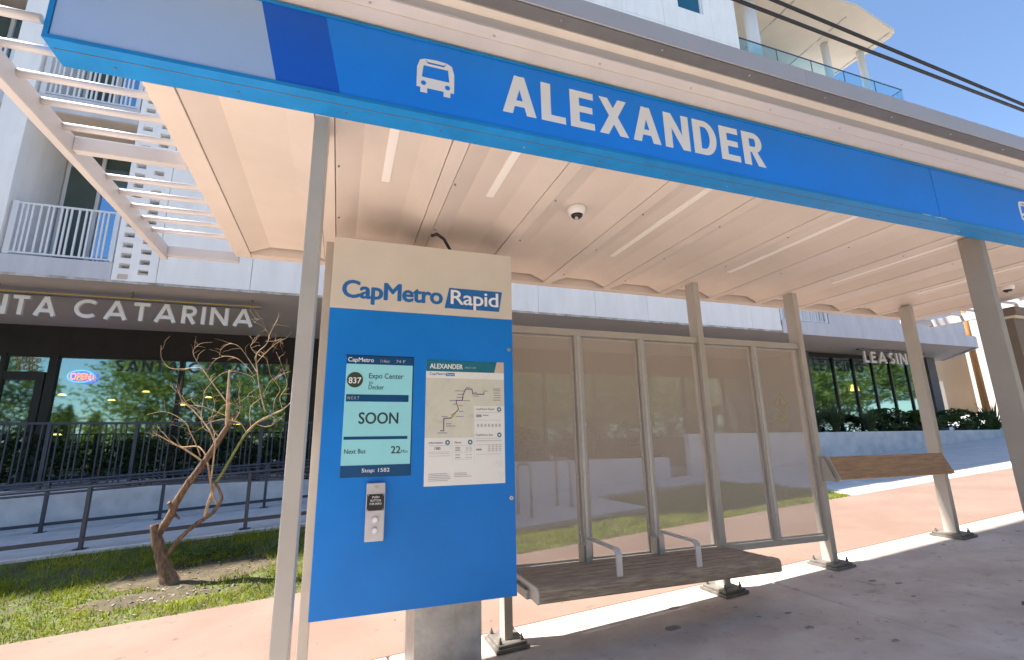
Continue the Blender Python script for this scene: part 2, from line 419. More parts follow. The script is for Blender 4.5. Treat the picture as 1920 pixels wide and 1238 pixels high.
for i in range(62000):
    if i < 50000: x = random.uniform(-7.2, 6.2); y = 6.50 + 1.8*random.random()**.9 - (random.random()*.05 if random.random() < .5 else 0)
    else: x = random.uniform(5.3, 8.75); y = random.uniform(6.52, 9.6)
    if x > 1.6 and x < 5.35 and y > 7.66: continue
    bb = bare(x, y)
    if bb > .15 and random.random() < min(.97, bb*1.5): continue
    dens = noise.noise(Vector((x*2.1, y*2.5, 0)))
    if dens < -.25 and random.random() < .6: continue
    h = random.uniform(.022, .062)*(1+1.4*max(0, dens))*(1.7 if random.random() < .05 else 1); z = lawn_z(x, y)-.004
    a = random.uniform(0, 6.283); w = random.uniform(.0035, .007); dx, dy = math.cos(a)*w, math.sin(a)*w
    lx, ly = random.gauss(0, .5)*h, random.gauss(0, .5)*h
    b.add([(x-dx, y-dy, z), (x+dx, y+dy, z), (x+dx*.6+lx*.4, y+dy*.6+ly*.4, z+h*.62), (x-dx*.6+lx*.4, y-dy*.6+ly*.4, z+h*.62), (x+lx, y+ly, z+h)], [(0,1,2,3), (3,2,4)])
tag(b.build('grass', 'grass_blades'), 'short patchy green lawn between the red footpath and the ramp', 'grass', kind='stuff')
b = MB()
for i in range(2600):
    x = random.uniform(-6.5, 1.5); y = random.uniform(6.52, 7.9); z = lawn_z(x, y)+random.uniform(.004, .02)
    if bare(x, y) < .1 and random.random() < .85: continue
    a = random.uniform(0, 6.28); L = random.uniform(.01, .04); w = random.uniform(.002, .006)
    dx, dy = math.cos(a), math.sin(a); zt = random.uniform(-.006, .01)
    b.add([(x-dx*L-dy*w, y-dy*L+dx*w, z), (x+dx*L-dy*w, y+dy*L+dx*w, z+zt), (x+dx*L+dy*w, y+dy*L-dx*w, z+zt+.002), (x-dx*L+dy*w, y-dy*L-dx*w, z+.002)], [(0,1,2,3)])
tag(b.build('leaf_litter', 'dry_litter'), 'dry leaves and twigs strewn on the bare earth by the tree', 'litter', kind='stuff')
b = MB()
for i in range(420):   # low broad-leaved weeds behind the trunk
    x = TREE.x+random.gauss(.55, .32); y = TREE.y+.42+random.gauss(0, .12); z = lawn_z(x, y)+random.uniform(.01, .09)
    a = random.uniform(0, 6.28); r = random.uniform(.012, .028); t = random.uniform(-.02, .02)
    b.add([(x-r*math.cos(a), y-r*math.sin(a), z), (x+r*math.sin(a)*.6, y-r*math.cos(a)*.6, z+t), (x+r*math.cos(a), y+r*math.sin(a), z+t*.5+.005), (x-r*math.sin(a)*.6, y+r*math.cos(a)*.6, z+.004)], [(0,1,2,3)])
tag(b.build('weeds', 'weed_leaf'), 'low broad leaved weeds growing behind the bare tree trunk', 'weeds', kind='stuff')
b = MB()
for i in range(46):
    x = TREE.x-.1+random.gauss(.25, .35); y = random.gauss(6.98, .13)
    if y < 6.6: continue
    r = random.uniform(.008, .03); z = lawn_z(x, y)+.01
    pts = [Vector((random.gauss(0, 1), random.gauss(0, 1), random.gauss(0, .6))).normalized()*r for _ in range(8)]
    bm = bmesh.new(); [bm.verts.new(Vector((x, y, z))+p) for p in pts]; bmesh.ops.convex_hull(bm, input=bm.verts[:]); bm.verts.index_update()
    b.add([v.co for v in bm.verts], [[v.index for v in f.verts] for f in bm.faces]); bm.free()
tag(b.build('pebbles', 'pebble'), 'pale stones and chips lying in the earth below the tree', 'stones', kind='stuff')

b = MB(); rd = random.Random(21)
for i in range(150):
    x = rd.uniform(-5, 9); y = rd.uniform(2.2, 6.45)
    if rd.random() < .5: y = 6.48-abs(rd.gauss(0, .22))
    z = g(x)+.004; a = rd.uniform(0, 6.28); L = rd.uniform(.006, .028); w = rd.uniform(.002, .009); dx, dy = math.cos(a), math.sin(a)
    b.add([(x-dx*L, y-dy*L, z), (x+dy*w, y-dx*w, z+.004), (x+dx*L, y+dy*L, z+.003), (x-dy*w, y+dx*w, z+.001)], [(0,1,2,3)])
tag(b.build('path_debris', 'dry_litter'), 'tiny dry leaves and bits scattered on the paving', 'litter', kind='stuff')

b = MB(); rd = random.Random(33)
for i in range(46):
    x = rd.uniform(.6, 7.5); y = rd.uniform(1.4, 4.0); r = rd.choice((.012, .015, .02, .03, .045))*rd.uniform(.7, 1.2); z = 0; n = 12
    ring = [r*(1+.25*rd.gauss(0, 1)*.6) for _ in range(n)]
    b.add([(x+ring[k]*1.5*math.cos(6.283*k/n), y+ring[k]*.8*math.sin(6.283*k/n), g(x+ring[k]*1.5*math.cos(6.283*k/n))+.0025) for k in range(n)], [tuple(range(n))])
mat('gum_mark', (.30, .26, .24), .9, var=.25, vscale=30)
tag(b.build('gum_marks', 'gum_mark'), 'dark gum and drip marks on the shaded concrete platform', 'stains', kind='stuff')

# ------------------------------------------------------------------ bus shelter
sh = thing('bus_shelter', 'long bus shelter with blue ALEXANDER sign, beige ceiling and perforated back panels', 'bus shelter', (0, 0, g(0)))
CZ = 3.10
YF, YB = 2.284, 4.46
ribs = [-.205+.70*k for k in range(12)]
for k, r in enumerate(ribs):
    MB().cbox(r, r+.09, YF, YB-.09, CZ, CZ+.05, .003).build('ceiling_rib', 'ceiling_paint', sh)
def pan(x0, x1):
    b = MB(); sl = .15; h = .068; t = .012
    prof = [(x0+.005, CZ+.006), (x0+sl, CZ+h), (x1-sl, CZ+h), (x1-.005, CZ+.006), (x1-.005, CZ+.006+t), (x1-sl, CZ+h+t), (x0+sl, CZ+h+t), (x0+.005, CZ+.006+t)]
    return b.prism(prof, 'y', YF, YB-.125).build('ceiling_panel', 'ceiling_paint', sh)
pans = []
edges = [(-.80, ribs[0])] + [(r+.09, r2) for r, r2 in zip(ribs, ribs[1:])]
for x0, x1 in edges: pans.append(pan(x0, x1))
MB().cbox(-.925, -.80, YF, YB, CZ-.002, CZ+.14, .004).build('side_beam', 'ceiling_paint', sh)
MB().cbox(7.585, 7.71, YF, YB, CZ-.002, CZ+.14, .004).build('side_beam', 'ceiling_paint', sh)
MB().cbox(-.795, 7.58, YB-.09, YB-.002, CZ-.004, CZ+.11, .004).build('back_beam', 'ceiling_paint', sh)
# roof deck and front eave, stepped gutter profile
prof = [(2.10, 3.56), (2.03, 3.565), (2.028, 3.56), (1.96, 3.56), (1.958, 3.612), (1.907, 3.616), (1.906, 3.65), (2.3, 3.67), (4.50, 3.30), (4.50, 3.255), (2.284, 3.60), (2.284, 3.56)]
MB().prism(prof, 'x', -.923, 7.712).build('roof', 'shelter_paint', sh)
pf = prof[:7] + [(2.284, 3.67), (2.284, 3.56)]
MB().prism(pf, 'x', -1.25, -.924).build('roof', 'shelter_paint', sh); MB().prism(pf, 'x', 7.713, 7.80).build('roof', 'shelter_paint', sh)
MB().box(-1.25, 7.80, 1.9535, 1.9572, 3.562, 3.6105).build('lip_sky_strip', 'trim_sky_tint', sh)  # thin strip over the lip face, coloured as if reflecting sky
MB().box(-.93, 7.715, 2.0285, 2.0325, 3.5555, 3.5599).build('soffit_bead', 'shelter_paint', sh)
MB().prism([(1.905, 3.622), (1.831, 3.622), (1.831, 3.700), (1.905, 3.700)], 'x', -1.27, 7.82).build('gutter', 'gutter_dark', sh)
for x0, x1 in ((-1.28, 2.6265), (2.6285, 7.83)):
    MB().prism([(1.830, 3.632), (1.823, 3.632), (1.823, 3.750), (1.90, 3.756), (1.90, 3.748), (1.830, 3.742)], 'x', x0, x1).build('eave_trim', 'trim_sky_tint', sh)  # fascia shares the colour with sky light painted in
for x in [-.9+.62*k for k in range(14)]:
    for yy, zz in ((1.86, 3.622), (2.0, 3.56)):
        MB().tube([(x+.3*(yy > 1.9), yy, zz+.001), (x+.3*(yy > 1.9), yy, zz-.004)], .006, 8).build('rivet', 'screw', sh)
# light slots
for k, (ya, yb) in {0: (2.30, 2.94), 1: (2.30, 2.93), 3: (2.30, 3.66), 5: (2.30, 3.70), 7: (2.30, 3.66), 9: (2.30, 3.66)}.items():
    xc = ribs[k]+.395
    MB().cbox(xc-.026, xc+.026, ya, yb, CZ+.061, CZ+.074, .002).build('ceiling_light', 'light_diffuser', sh)
for k in range(11):
    for yy in (2.55, 3.05, 3.55, 4.05):
        for xx in (ribs[k]+.10, ribs[k+1]-.012):
            pass
b = None
scr = None
for k in range(10):
    for yy in (2.75, 3.45, 4.1):
        xx = ribs[k]+.112
        if scr is None:
            scr = MB().tube([(xx, yy, CZ+.024), (xx, yy, CZ+.004)], .006, 6).build('screw', 'gutter_dark', sh); s0 = (xx, yy)
        else: sharedcopy(scr, sh, (xx-s0[0], yy-s0[1], 0))
# posts
def post(x1, y0, y1, w, top, sub=True):
    z0 = g(x1)
    p = MB().cbox(x1-w, x1, y0, y1, z0+.02, top, .006).build('post', 'post_grey_shaded' if y0 < 3 and x1 > 0 else 'shelter_grey', sh)  # right front post takes the copy with shade painted in
    if sub:
        xc, yc = x1-w/2, (y0+y1)/2
        b = MB().box(xc-.13, xc+.13, yc-.17, yc+.17, .004, .026); b.v = [(x, y, z+g(x)) for x, y, z in b.v]
        b.build('grout_pad', 'base_steel', p)
        b = MB().cbox(xc-.11, xc+.11, yc-.15, yc+.15, .027, .048, .005); b.v = [(x, y, z+g(x)) for x, y, z in b.v]
        b.build('base_plate', 'base_steel', p)
        for sx in (-.085, .085):
            for sy in (-.115, .115):
                zz = g(xc+sx)+.048
                MB().tube([(xc+sx, yc+sy, zz-.005), (xc+sx, yc+sy, zz+.022)], .014, 6, smooth=False).build('bolt', 'base_steel', p)
                MB().tube([(xc+sx, yc+sy, zz+.023), (xc+sx, yc+sy, zz+.045)], .007, 8).build('bolt', 'base_steel', p)
    return p
for x1 in (-.137, 5.10): post(x1, 2.288, 2.445, .068, CZ+.06)
for x1 in (-.115, 1.345, 3.457, 4.826, 6.785): post(x1, 3.90, 4.03, .068, CZ-.001)
# back screen of perforated panels
def bay(x0, x1, n):
    MB().cbox(x0+.001, x1-.001, 3.925, 3.975, 2.455, 2.515, .004).build('top_rail', 'shelter_grey', sh)
    MB().cbox(x0+.001, x1-.001, 3.93, 3.97, .47, .522, .004).build('bottom_rail', 'shelter_grey', sh)
    wd = (x1-x0)/n
    for i in range(n):
        a, c = x0+i*wd, x0+(i+1)*wd
        if i:
            MB().cbox(a-.035, a+.035, 3.915, 3.975, .523, 2.454, .004).build('mullion', 'shelter_grey', sh)
            MB().box(a-.012, a+.012, 3.910, 3.9149, .53, 2.45).build('mullion_strip', 'steel_light', sh)
        l = a+(.045 if i else .012); r = c-(.045 if i < n-1 else .012)
        p = MB().rect_y(l+.012, r-.012, .545, 2.425, 3.952).build('perforated_panel', 'perforated_sheet', sh)
        fr = MB()
        fr.box(l, l+.016, 3.944, 3.960, .528, 2.442); fr.box(r-.016, r, 3.944, 3.960, .528, 2.442)
        fr.box(l+.0161, r-.0161, 3.9441, 3.9599, .528, .545); fr.box(l+.0161, r-.0161, 3.9441, 3.9599, 2.425, 2.442)
        fr.build('panel_frame', 'shelter_grey', p)
        for zz in (.75, 1.2, 1.65, 2.1):
            for xx in (l+.008, r-.008):
                MB().box(xx-.006, xx+.006, 3.938, 3.9439, zz-.012, zz+.012).build('clip', 'steel_light', p)
bay(1.345, 3.389, 3); bay(3.457, 4.758, 2)
# faint yellow sticker with walking figure on the last panel
b = MB(); cx, cz, r = 4.41, 1.86, .10
b.add([(cx-r, 3.949, cz), (cx, 3.949, cz-r), (cx+r, 3.949, cz), (cx, 3.949, cz+r), (cx-r*.8, 3.949, cz), (cx, 3.949, cz-r*.8), (cx+r*.8, 3.949, cz), (cx, 3.949, cz+r*.8)],
      [(0,1,5,4), (1,2,6,5), (2,3,7,6), (3,0,4,7)])
b.disc_y(cx, cz+.035, 3.949, .016, 10); b.rect_y(cx-.016, cx+.016, cz-.03, cz+.016, 3.949)
b.rect_y(cx-.07, cx-.03, cz-.17, cz-.135, 3.949); b.rect_y(cx-.005, cx+.06, cz-.17, cz-.135, 3.949)
perforated('sticker_yellow', (.62, .52, .08), .32)
b.build('sticker', 'sticker_yellow', sh)
# trellis on both ends
def trellis(xa, xb, sgn):
    # xa: edge of canopy, xb: inner face of the outer beam
    lo, hi = min(xb, xb+.045*sgn), max(xb, xb+.045*sgn)
    MB().cbox(lo, hi, 1.62, 4.64, 3.075, 3.19, .005).build('trellis_beam', 'trellis_paint', sh)
    l, h = min(xa, xb)+.001, max(xa, xb)-.001
    for y0, y1 in ((3.0, 3.047), (4.593, 4.639)):
        MB().cbox(l, h, y0, y1, 3.10, 3.188, .005).build('trellis_beam', 'trellis_paint', sh)
    t0 = t1 = None
    for yy in (1.735, 1.92, 2.11, 2.30, 2.492, 2.686, 2.89, 3.41, 3.605, 3.81, 4.008, 4.222):
        if yy < 2.31:
            a, c = (l, -1.21) if sgn < 0 else (7.785, h)
            if t1 is None: t1 = MB().tube([(a, yy, 3.172), (c, yy, 3.172)], .019, 12).build('trellis_tube', 'trellis_paint', sh); y10 = yy
            else: sharedcopy(t1, sh, (0, yy-y10, 0))
        elif t0 is None: t0 = MB().tube([(l, yy, 3.172), (h, yy, 3.172)], .019, 12).build('trellis_tube', 'trellis_paint', sh); y00 = yy
        else: sharedcopy(t0, sh, (0, yy-y00, 0))
trellis(-.927, -1.468, -1); trellis(7.713, 8.35, 1)
# sign box
sg = MB().cbox(-1.205, 7.78, 2.128, 2.284, 3.10, 3.545, .003).build('sign', 'sign_trim_blue', sh)
YS = 2.122
def face(poly, m, nm='sign_panel'):
    MB().prism(poly, 'y', YS, 2.1275).build(nm, m, sg)
zb, zt = 3.122, 3.528
sl = lambda xb, xt: (xb, xt)
face([(-1.185, zb), (-.364, zb), (-.458, zt), (-1.185, zt)], 'sign_silver')
face([(-.3638, zb), (-.088, zb), (-.176, zt), (-.4578, zt)], 'sign_dark_blue')
face([(-.0878, zb), (4.236, zb), (4.236, zt), (-.1758, zt)], 'sign_blue')
face([(4.243, zb), (7.765, zb), (7.765, zt), (4.243, zt)], 'sign_blue')
for nm, (x0, x1, y0, y1, z0, z1) in {'a': (-1.205, 7.78, 2.116, 2.1278, 3.10, 3.119), 'b': (-1.205, 7.78, 2.116, 2.1278, 3.531, 3.546), 'c': (-1.2049, -1.188, 2.1162, 2.1277, 3.1191, 3.5309)}.items():
    MB().box(x0, x1, y0, y1, z0, z1).build('sign_frame', 'sign_trim_blue', sg)
MB().box(-1.19, 7.77, 2.172, 2.1745, 3.0975, 3.0999).build('seam', 'gutter_dark', sg)
for x in [-1.0+.47*k for k in range(18)]:
    MB().tube([(x, 2.225, 3.1005), (x, 2.225, 3.096)], .005, 6).build('screw', 'screw' if random.random() < .5 else 'gutter_dark', sg)
for (xa, xb_, za) in ((4.02, 4.12, 3.108), (4.16, 4.30, 3.106)):   # scuffed paint on the lower edge
    b = MB(); n = 9; top = [(xa+(xb_-xa)*i/n, za+.003+random.uniform(-.002, .004)) for i in range(n+1)]; bot = [(xa+(xb_-xa)*i/n, za-.002+random.uniform(-.003, .001)) for i in range(n+1)]
    b.add([(x, 2.1152, z) for x, z in top+bot[::-1]], [tuple(range(2*n+2))[::-1]]); b.build('scuff', 'print_light_grey', sg)
def bold_letters(txt, x0, x1, z0, z1, y, m, par):
    """condensed bold capitals, each letter one flat decal made of overlapping strokes on separate hairline layers"""
    W, t, q = .70, .222, .180
    def ell(cx, cz, rx, rz, ix, iz, a0, a1, n=12):
        o = []
        for i in range(n):
            A, B = math.radians(a0+(a1-a0)*i/n), math.radians(a0+(a1-a0)*(i+1)/n)
            o.append([(cx+ix*math.cos(A), cz+iz*math.sin(A)), (cx+rx*math.cos(A), cz+rz*math.sin(A)), (cx+rx*math.cos(B), cz+rz*math.sin(B)), (cx+ix*math.cos(B), cz+iz*math.sin(B))])
        return o
    rc = lambda a, b_, c, d: [(a, b_), (c, b_), (c, d), (a, d)]
    G = {'A': (.74, [[(0, 0), (.215, 0), (.45, .98), (.26, 1.0)], [(.74, 0), (.525, 0), (.29, .98), (.48, 1.0)], rc(.16, .20, .58, .355)]),
         'L': (.56, [rc(0, 0, t, 1), rc(t*.9, 0, .56, q)]),
         'E': (.58, [rc(0, 0, t, 1), rc(t*.9, 0, .58, q), rc(t*.9, 1-q, .57, 1), rc(t*.9, .43, .54, .43+q*.95)]),
         'X': (.74, [[(0, 0), (.225, 0), (.72, 1), (.50, 1)], [(.74, 0), (.515, 0), (.02, 1), (.24, 1)]]),
         'N': (.70, [rc(0, 0, t*.93, 1), rc(.70-t*.93, 0, .70, 1), [(.0, 1), (.21, 1), (.70, 0), (.49, 0)]]),
         'D': (.68, [rc(0, 0, t, 1), rc(t*.9, 0, .33, q), rc(t*.9, 1-q, .33, 1)] + ell(.32, .5, .36, .5, .155, .5-q, -90, 90, 18)),
         'R': (.66, [rc(0, 0, t, 1), rc(t*.9, 1-q, .36, 1), rc(t*.9, .40, .36, .40+q*.95), [(.24, .46), (.43, .46), (.68, 0), (.44, 0)]] + ell(.34, .70, .28, .30, .075, .145, -90, 90, 14))}
    gap = .115; tot = sum(G[c][0] for c in txt)+gap*(len(txt)-1); k = (x1-x0)/tot; h = z1-z0; x = x0
    for ch in txt:
        w, parts = G[ch]; b = MB()
        for i, p in enumerate(parts): b.add([(x+u*k, y-.00003*i, z0+v*h) for u, v in p], [tuple(range(len(p)))])
        b.build('letter', m, par); x += (w+gap)*k
bold_letters('ALEXANDER', .722, 2.532, 3.217, 3.458, YS-.0012, 'decal_white', sg)
def bus_icon(x0, x1, z0, z1):
    w, h = x1-x0, z1-z0; y = YS-.0012; b = MB()
    X = lambda u: x0+u*w; Z = lambda v: z0+v*h
    outer = [(0, .14), (1, .14), (1, .70), (.93, .92), (.80, .98), (.5, 1.0), (.2, .98), (.07, .92), (0, .70)]
    win = [(.13, .44), (.87, .44), (.83, .78), (.17, .78)]
    def ring(u0, u1, v0, v1): b.rect_y(X(u0), X(u1), Z(v0), Z(v1), y)
    # body as quads round the window and the route sign slot
    ring(0, 1, .14, .44)
    b.add([(X(a), y, Z(c)) for a, c in ((0, .44), (.13, .44), (.17, .78), (.07, .92), (0, .70))], [(0,1,2,3,4)])
    b.add([(X(a), y, Z(c)) for a, c in ((1, .44), (1, .70), (.93, .92), (.83, .78), (.87, .44))], [(0,1,2,3,4)])
    b.add([(X(a), y, Z(c)) for a, c in ((.17, .78), (.83, .78), (.93, .92), (.80, .98), (.72, .85), (.28, .85), (.20, .98), (.07, .92))], [(0,1,4,5), (1,2,3,4), (0,5,6,7)])
    b.add([(X(a), y, Z(c)) for a, c in ((.20, .98), (.28, .90), (.72, .90), (.80, .98), (.5, 1.0))], [(0,1,2,3,4)])
    ring(.10, .28, 0, .14); ring(.72, .90, 0, .14)
    b.build('bus_symbol', 'decal_white', sg)
    d = MB(); d.disc_y(X(.18), Z(.27), y-.0008, w*.07, 16); d.disc_y(X(.82), Z(.27), y-.0008, w*.07, 16); d.build('bus_symbol_lamp', 'sign_blue', sg)
bus_icon(.266, .458, 3.226, 3.432); bus_icon(5.33, 5.522, 3.226, 3.432)
bold_letters('ALEXANDER', 5.80, 7.61, 3.217, 3.458, YS-.0012, 'decal_white', sg)

# dome cameras
for i, (x, y, lab) in enumerate(((1.545, 2.90, 'white dome camera on the ceiling right of the information kiosk'), (7.17, 3.13, 'white dome camera at the far right end of the shelter ceiling'))):
    z = CZ+.064
    t = thing('dome_camera', lab, 'camera', (x, y, z), 'cameras under the shelter roof')
    MB().tube([(x, y, z+.004), (x, y, z-.02), (x, y, z-.045), (x, y, z-.056)], [.068, .068, .060, .046], 28).build('housing', 'white_plastic', t)
    d = MB(); ring = [(.044, -.0565), (.038, -.070), (.024, -.082), (.008, -.087)]
    d.tube([(x, y, z+q) for _, q in ring], [r for r, _ in ring], 24).build('lens_dome', 'black_plastic', t)
    MB().tube([(x-.01, y-.012, z-.084), (x-.012, y-.016, z-.091)], .012, 14).build('lens', 'steel_light', t)

# ------------------------------------------------------------------ information kiosk
K = 3.25
ki = thing('information_kiosk', 'tall blue and cream information kiosk with screen and route map poster', 'kiosk', (.53, K+.2, g(.53)))
MB().cbox(-.10, 1.145, K+.012, K+.58, .545, 2.865, .004).build('cabinet', 'shelter_paint', ki)
MB().cbox(-.104, 1.153, K, K+.0115, 2.380, 2.875, .002).build('header_panel', 'kiosk_cream', ki)
pn = MB().cbox(-.104, 1.153, K, K+.0115, .530, 2.3785, .002).build('front_panel', 'kiosk_blue', ki)
for zz in (2.154, 1.136):
    MB().tube([(1.124, K+.002, zz), (1.124, K-.005, zz)], .013, 16).build('lock', 'screw', pn)
    MB().tube([(1.124, K-.0049, zz), (1.124, K-.007, zz)], .006, 10).build('keyhole', 'gutter_dark', pn)
b = MB(); zb_ = g(.74); b.box(.52, .96, 3.42, 3.84, zb_, .544); b.build('pedestal', 'galvanised', ki)
b = MB().cbox(.46, 1.02, 3.38, 3.88, zb_-.02, zb_+.035, .005); b.build('pedestal_foot', 'galvanised', ki)
hp = [c for c in ki.children if c.name.startswith('header_panel')][0]
text_y('CapMetro', -.031, .632, 2.420, 2.576, K-.0012, 'lettering', 'decal_blue', hp, offset=.042, space=.95)
MB().prism([(.650, 2.432), (1.052, 2.432), (1.078, 2.583), (.682, 2.583)], 'y', K-.0015, K-.0002).build('lettering_plate', 'decal_blue', hp)
text_y('Rapid', .695, 1.045, 2.432, 2.568, K-.0028, 'lettering', 'decal_white', hp, offset=.018, space=.95)
# curled cable on top
MB().tube([(.74, 3.42, 2.86), (.72, 3.40, 2.93), (.66, 3.36, 3.00), (.60, 3.33, 3.02), (.56, 3.33, 3.00)], .012, 8).build('cable', 'black_plastic', ki)
# --- screen
SX0, SX1, SZ0, SZ1 = .020, .440, 1.308, 2.066
y = K-.002
scn = MB().box(SX0, SX1, y, K-.0003, SZ0, SZ1).build('screen', 'screen_teal', ki)
MB().box(SX0-.006, SX1+.006, K-.0015, K-.0002, SZ1+.0005, SZ1+.006).build('screen_gasket', 'black_plastic', scn)
MB().box(SX1+.0005, SX1+.006, K-.0015, K-.0002, SZ0, SZ1).build('screen_gasket', 'black_plastic', scn)
q = y-.0008; W = SX1-SX0; Hh = SZ1-SZ0
U = lambda u: SX0+u*W
V = lambda v: SZ1-v*Hh
def bar(par, u0, u1, v0, v1, m, yy=q, fn=(U, V)): return MB().rect_y(fn[0](u0), fn[0](u1), fn[1](v1), fn[1](v0), yy).build('printed_bar', m, par)
bar(scn, 0, 1, 0, .070, 'screen_navy'); bar(scn, .02, .95, .328, .388, 'screen_navy'); bar(scn, .02, .95, .675, .70, 'screen_navy'); bar(scn, 0, 1, .905, 1, 'screen_navy')
def tx(par, s, u0, u1, v0, v1, m, off=.0, yy=None, fn=(U, V)):
    text_y(s, fn[0](u0), fn[0](u1), fn[1](v1), fn[1](v0), (q-.0006) if yy is None else yy, 'lettering', m, par, offset=off)
tx(scn, 'CapMetro', .02, .40, .014, .062, 'decal_white', .012)
tx(scn, '11:46am', .50, .64, .024, .050, 'print_light_grey'); tx(scn, '74 F', .74, .88, .024, .050, 'print_light_grey')
MB().disc_y(U(.135), V(.205), q, .050, 32).build('route_roundel', 'print_olive', scn)
tx(scn, '837', .045, .225, .185, .236, 'decal_white', .015)
tx(scn, 'Expo Center', .34, .86, .145, .205, 'print_dark', .012)
tx(scn, 'to', .34, .40, .215, .240, 'print_dark'); tx(scn, 'Decker', .34, .57, .245, .285, 'print_dark', .006)
tx(scn, 'N E X T', .045, .21, .346, .370, 'print_light_grey', .005)
tx(scn, 'SOON', .22, .80, .478, .572, 'print_dark', .022)
tx(scn, 'Next Bus', .04, .34, .775, .812, 'print_dark', .010)
tx(scn, '22', .71, .85, .758, .816, 'print_dark', .02); tx(scn, 'Min', .86, .96, .790, .815, 'print_dark')
tx(scn, 'Stop: 1582', .30, .70, .932, .972, 'decal_white', .008)
# --- poster
PX0, PX1, PZ0, PZ1 = .531, 1.082, 1.235, 2.058
ps = MB().box(PX0, PX1, K-.002, K-.0003, PZ0, PZ1).build('route_poster', 'poster_paper', ki)
pu = lambda u: PX0+u*(PX1-PX0)
pv = lambda v: PZ1-v*(PZ1-PZ0)
F2 = (pu, pv)
MB().prism([(pu(0), pv(.093)), (pu(.87), pv(.093)), (pu(.905), pv(0)), (pu(0), pv(0))], 'y', K-.0030, K-.0021).build('poster_header', 'poster_teal', ps)
MB().prism([(pu(.872), pv(.093)), (pu(1), pv(.093)), (pu(1), pv(0)), (pu(.907), pv(0))], 'y', K-.0030, K-.0021).build('poster_header', 'print_tan', ps)
yy = K-.0036
tx(ps, 'ALEXANDER', .045, .455, .030, .070, 'decal_white', .03, yy, F2); tx(ps, '(EB) ID 1582', .49, .63, .048, .066, 'print_light_grey', 0, yy, F2)
tx(ps, 'CapMetro', .04, .24, .104, .130, 'decal_blue', .015, K-.0026, F2); bar(ps, .245, .355, .104, .130, 'decal_blue', K-.0026, F2)
tx(ps, 'Rapid', .258, .342, .107, .129, 'decal_white', 0, K-.0032, F2)
bar(ps, 0, .60, .15, .63, 'poster_map', K-.0027, F2); bar(ps, .60, 1, .15, .375, 'poster_map', K-.00271, F2)
route = [(.185, .575), (.225, .575), (.225, .478), (.315, .474), (.355, .44), (.405, .405), (.395, .375), (.378, .355), (.378, .33), (.455, .33), (.46, .285), (.497, .235), (.575, .235), (.585, .275), (.725, .278), (.735, .262)]
rb = MB()
for (a, c), (d, e) in zip(route, route[1:]):
    p0, p1 = Vector((pu(a), pv(c))), Vector((pu(d), pv(e))); t = (p1-p0).normalized(); n_ = Vector((-t.y, t.x))*.0030; p0 -= t*.0015; p1 += t*.0015
    rb.add([((p0-n_).x, K-.0034, (p0-n_).y), ((p1-n_).x, K-.0034, (p1-n_).y), ((p1+n_).x, K-.0034, (p1+n_).y), ((p0+n_).x, K-.0034, (p0+n_).y)], [(0,1,2,3)])
rb.build('route_line', 'print_purple', ps)
st = MB(); cx, cz = pu(.335), pv(.452)
pts = [(cx+(.016 if i % 2 == 0 else .008)*math.cos(i*math.pi/5+.3), K-.0040, cz+(.016 if i % 2 == 0 else .008)*math.sin(i*math.pi/5+.3)) for i in range(10)]
st.add(pts, [tuple(range(10))]); st.build('stop_star', 'print_gold', ps)
for u0, u1, v in ((.36, .49, .252), (.39, .48, .281), (.38, .475, .306), (.29, .37, .332), (.465, .55, .332), (.34, .372, .362), (.41, .46, .372), (.41, .47, .42), (.375, .47, .462), (.20, .27, .462), (.25, .37, .538), (.25, .32, .52), (.15, .27, .592), (.50, .55, .222), (.60, .64, .262), (.59, .66, .292), (.72, .78, .25), (.85, .95, .23), (.86, .95, .245), (.86, .94, .265), (.86, .95, .285), (.86, .95, .305), (.85, .95, .325)):
    bar(ps, u0, u1, v-.0035, v+.0035, 'print_grey', K-.0033, F2)
tx(ps, 'CapMetro Rapid', .63, .865, .392, .412, 'print_dark', .01, K-.0028, F2); tx(ps, 'CapMetro Bus', .63, .845, .605, .623, 'print_dark', .01, K-.0028, F2)
tx(ps, 'Information', .05, .215, .660, .676, 'print_dark', .01, K-.0028, F2); tx(ps, 'Fares', .365, .44, .660, .676, 'print_dark', .01, K-.0028, F2)
tx(ps, '1582', .12, .19, .702, .722, 'print_dark', .02, K-.0028, F2)
for cu_, cv_ in ((.93, .403), (.93, .613), (.275, .668), (.555, .668)):
    MB().disc_y(pu(cu_), pv(cv_), K-.0028, .016, 20).build('printed_symbol', 'poster_teal', ps)
    MB().disc_y(pu(cu_), pv(cv_), K-.0034, .007, 12).build('printed_symbol', 'poster_paper', ps)
bar(ps, .63, .70, .445, .468, 'print_grey', K-.0028, F2); bar(ps, .715, .79, .448, .456, 'print_grey', K-.0028, F2)
for v in (.428, .49, .638, .655, .66, .69, .765): bar(ps, .63, .96, v, v+.003, 'print_light_grey', K-.0028, F2)
for v in (.69, .74, .752, .77): bar(ps, .05, .31, v, v+.003, 'print_light_grey', K-.0028, F2)
for v in (.69, .745, .80): bar(ps, .36, .58, v, v+.0025, 'print_light_grey', K-.0028, F2)
for i in range(7):
    bar(ps, .64+.047*i, .668+.047*i, .522, .548, 'print_light_grey', K-.0028, F2)
    if i > 2:
        for v in (.69, .705, .72, .735): bar(ps, .64+.047*i, .672+.047*i, v, v+.008, 'print_light_grey', K-.0029, F2)
for v in (.705, .717, .729, .764, .785): bar(ps, .37, .43, v, v+.006, 'print_grey', K-.0028, F2); bar(ps, .50, .53, v, v+.006, 'print_light_grey', K-.0028, F2); bar(ps, .545, .575, v, v+.006, 'print_light_grey', K-.0028, F2)
bar(ps, .63, .70, .722, .736, 'print_grey', K-.0028, F2)
for v in (.905, .918, .931, .944, .957): bar(ps, .05, random.uniform(.26, .32), v, v+.006, 'print_light_grey', K-.0028, F2)
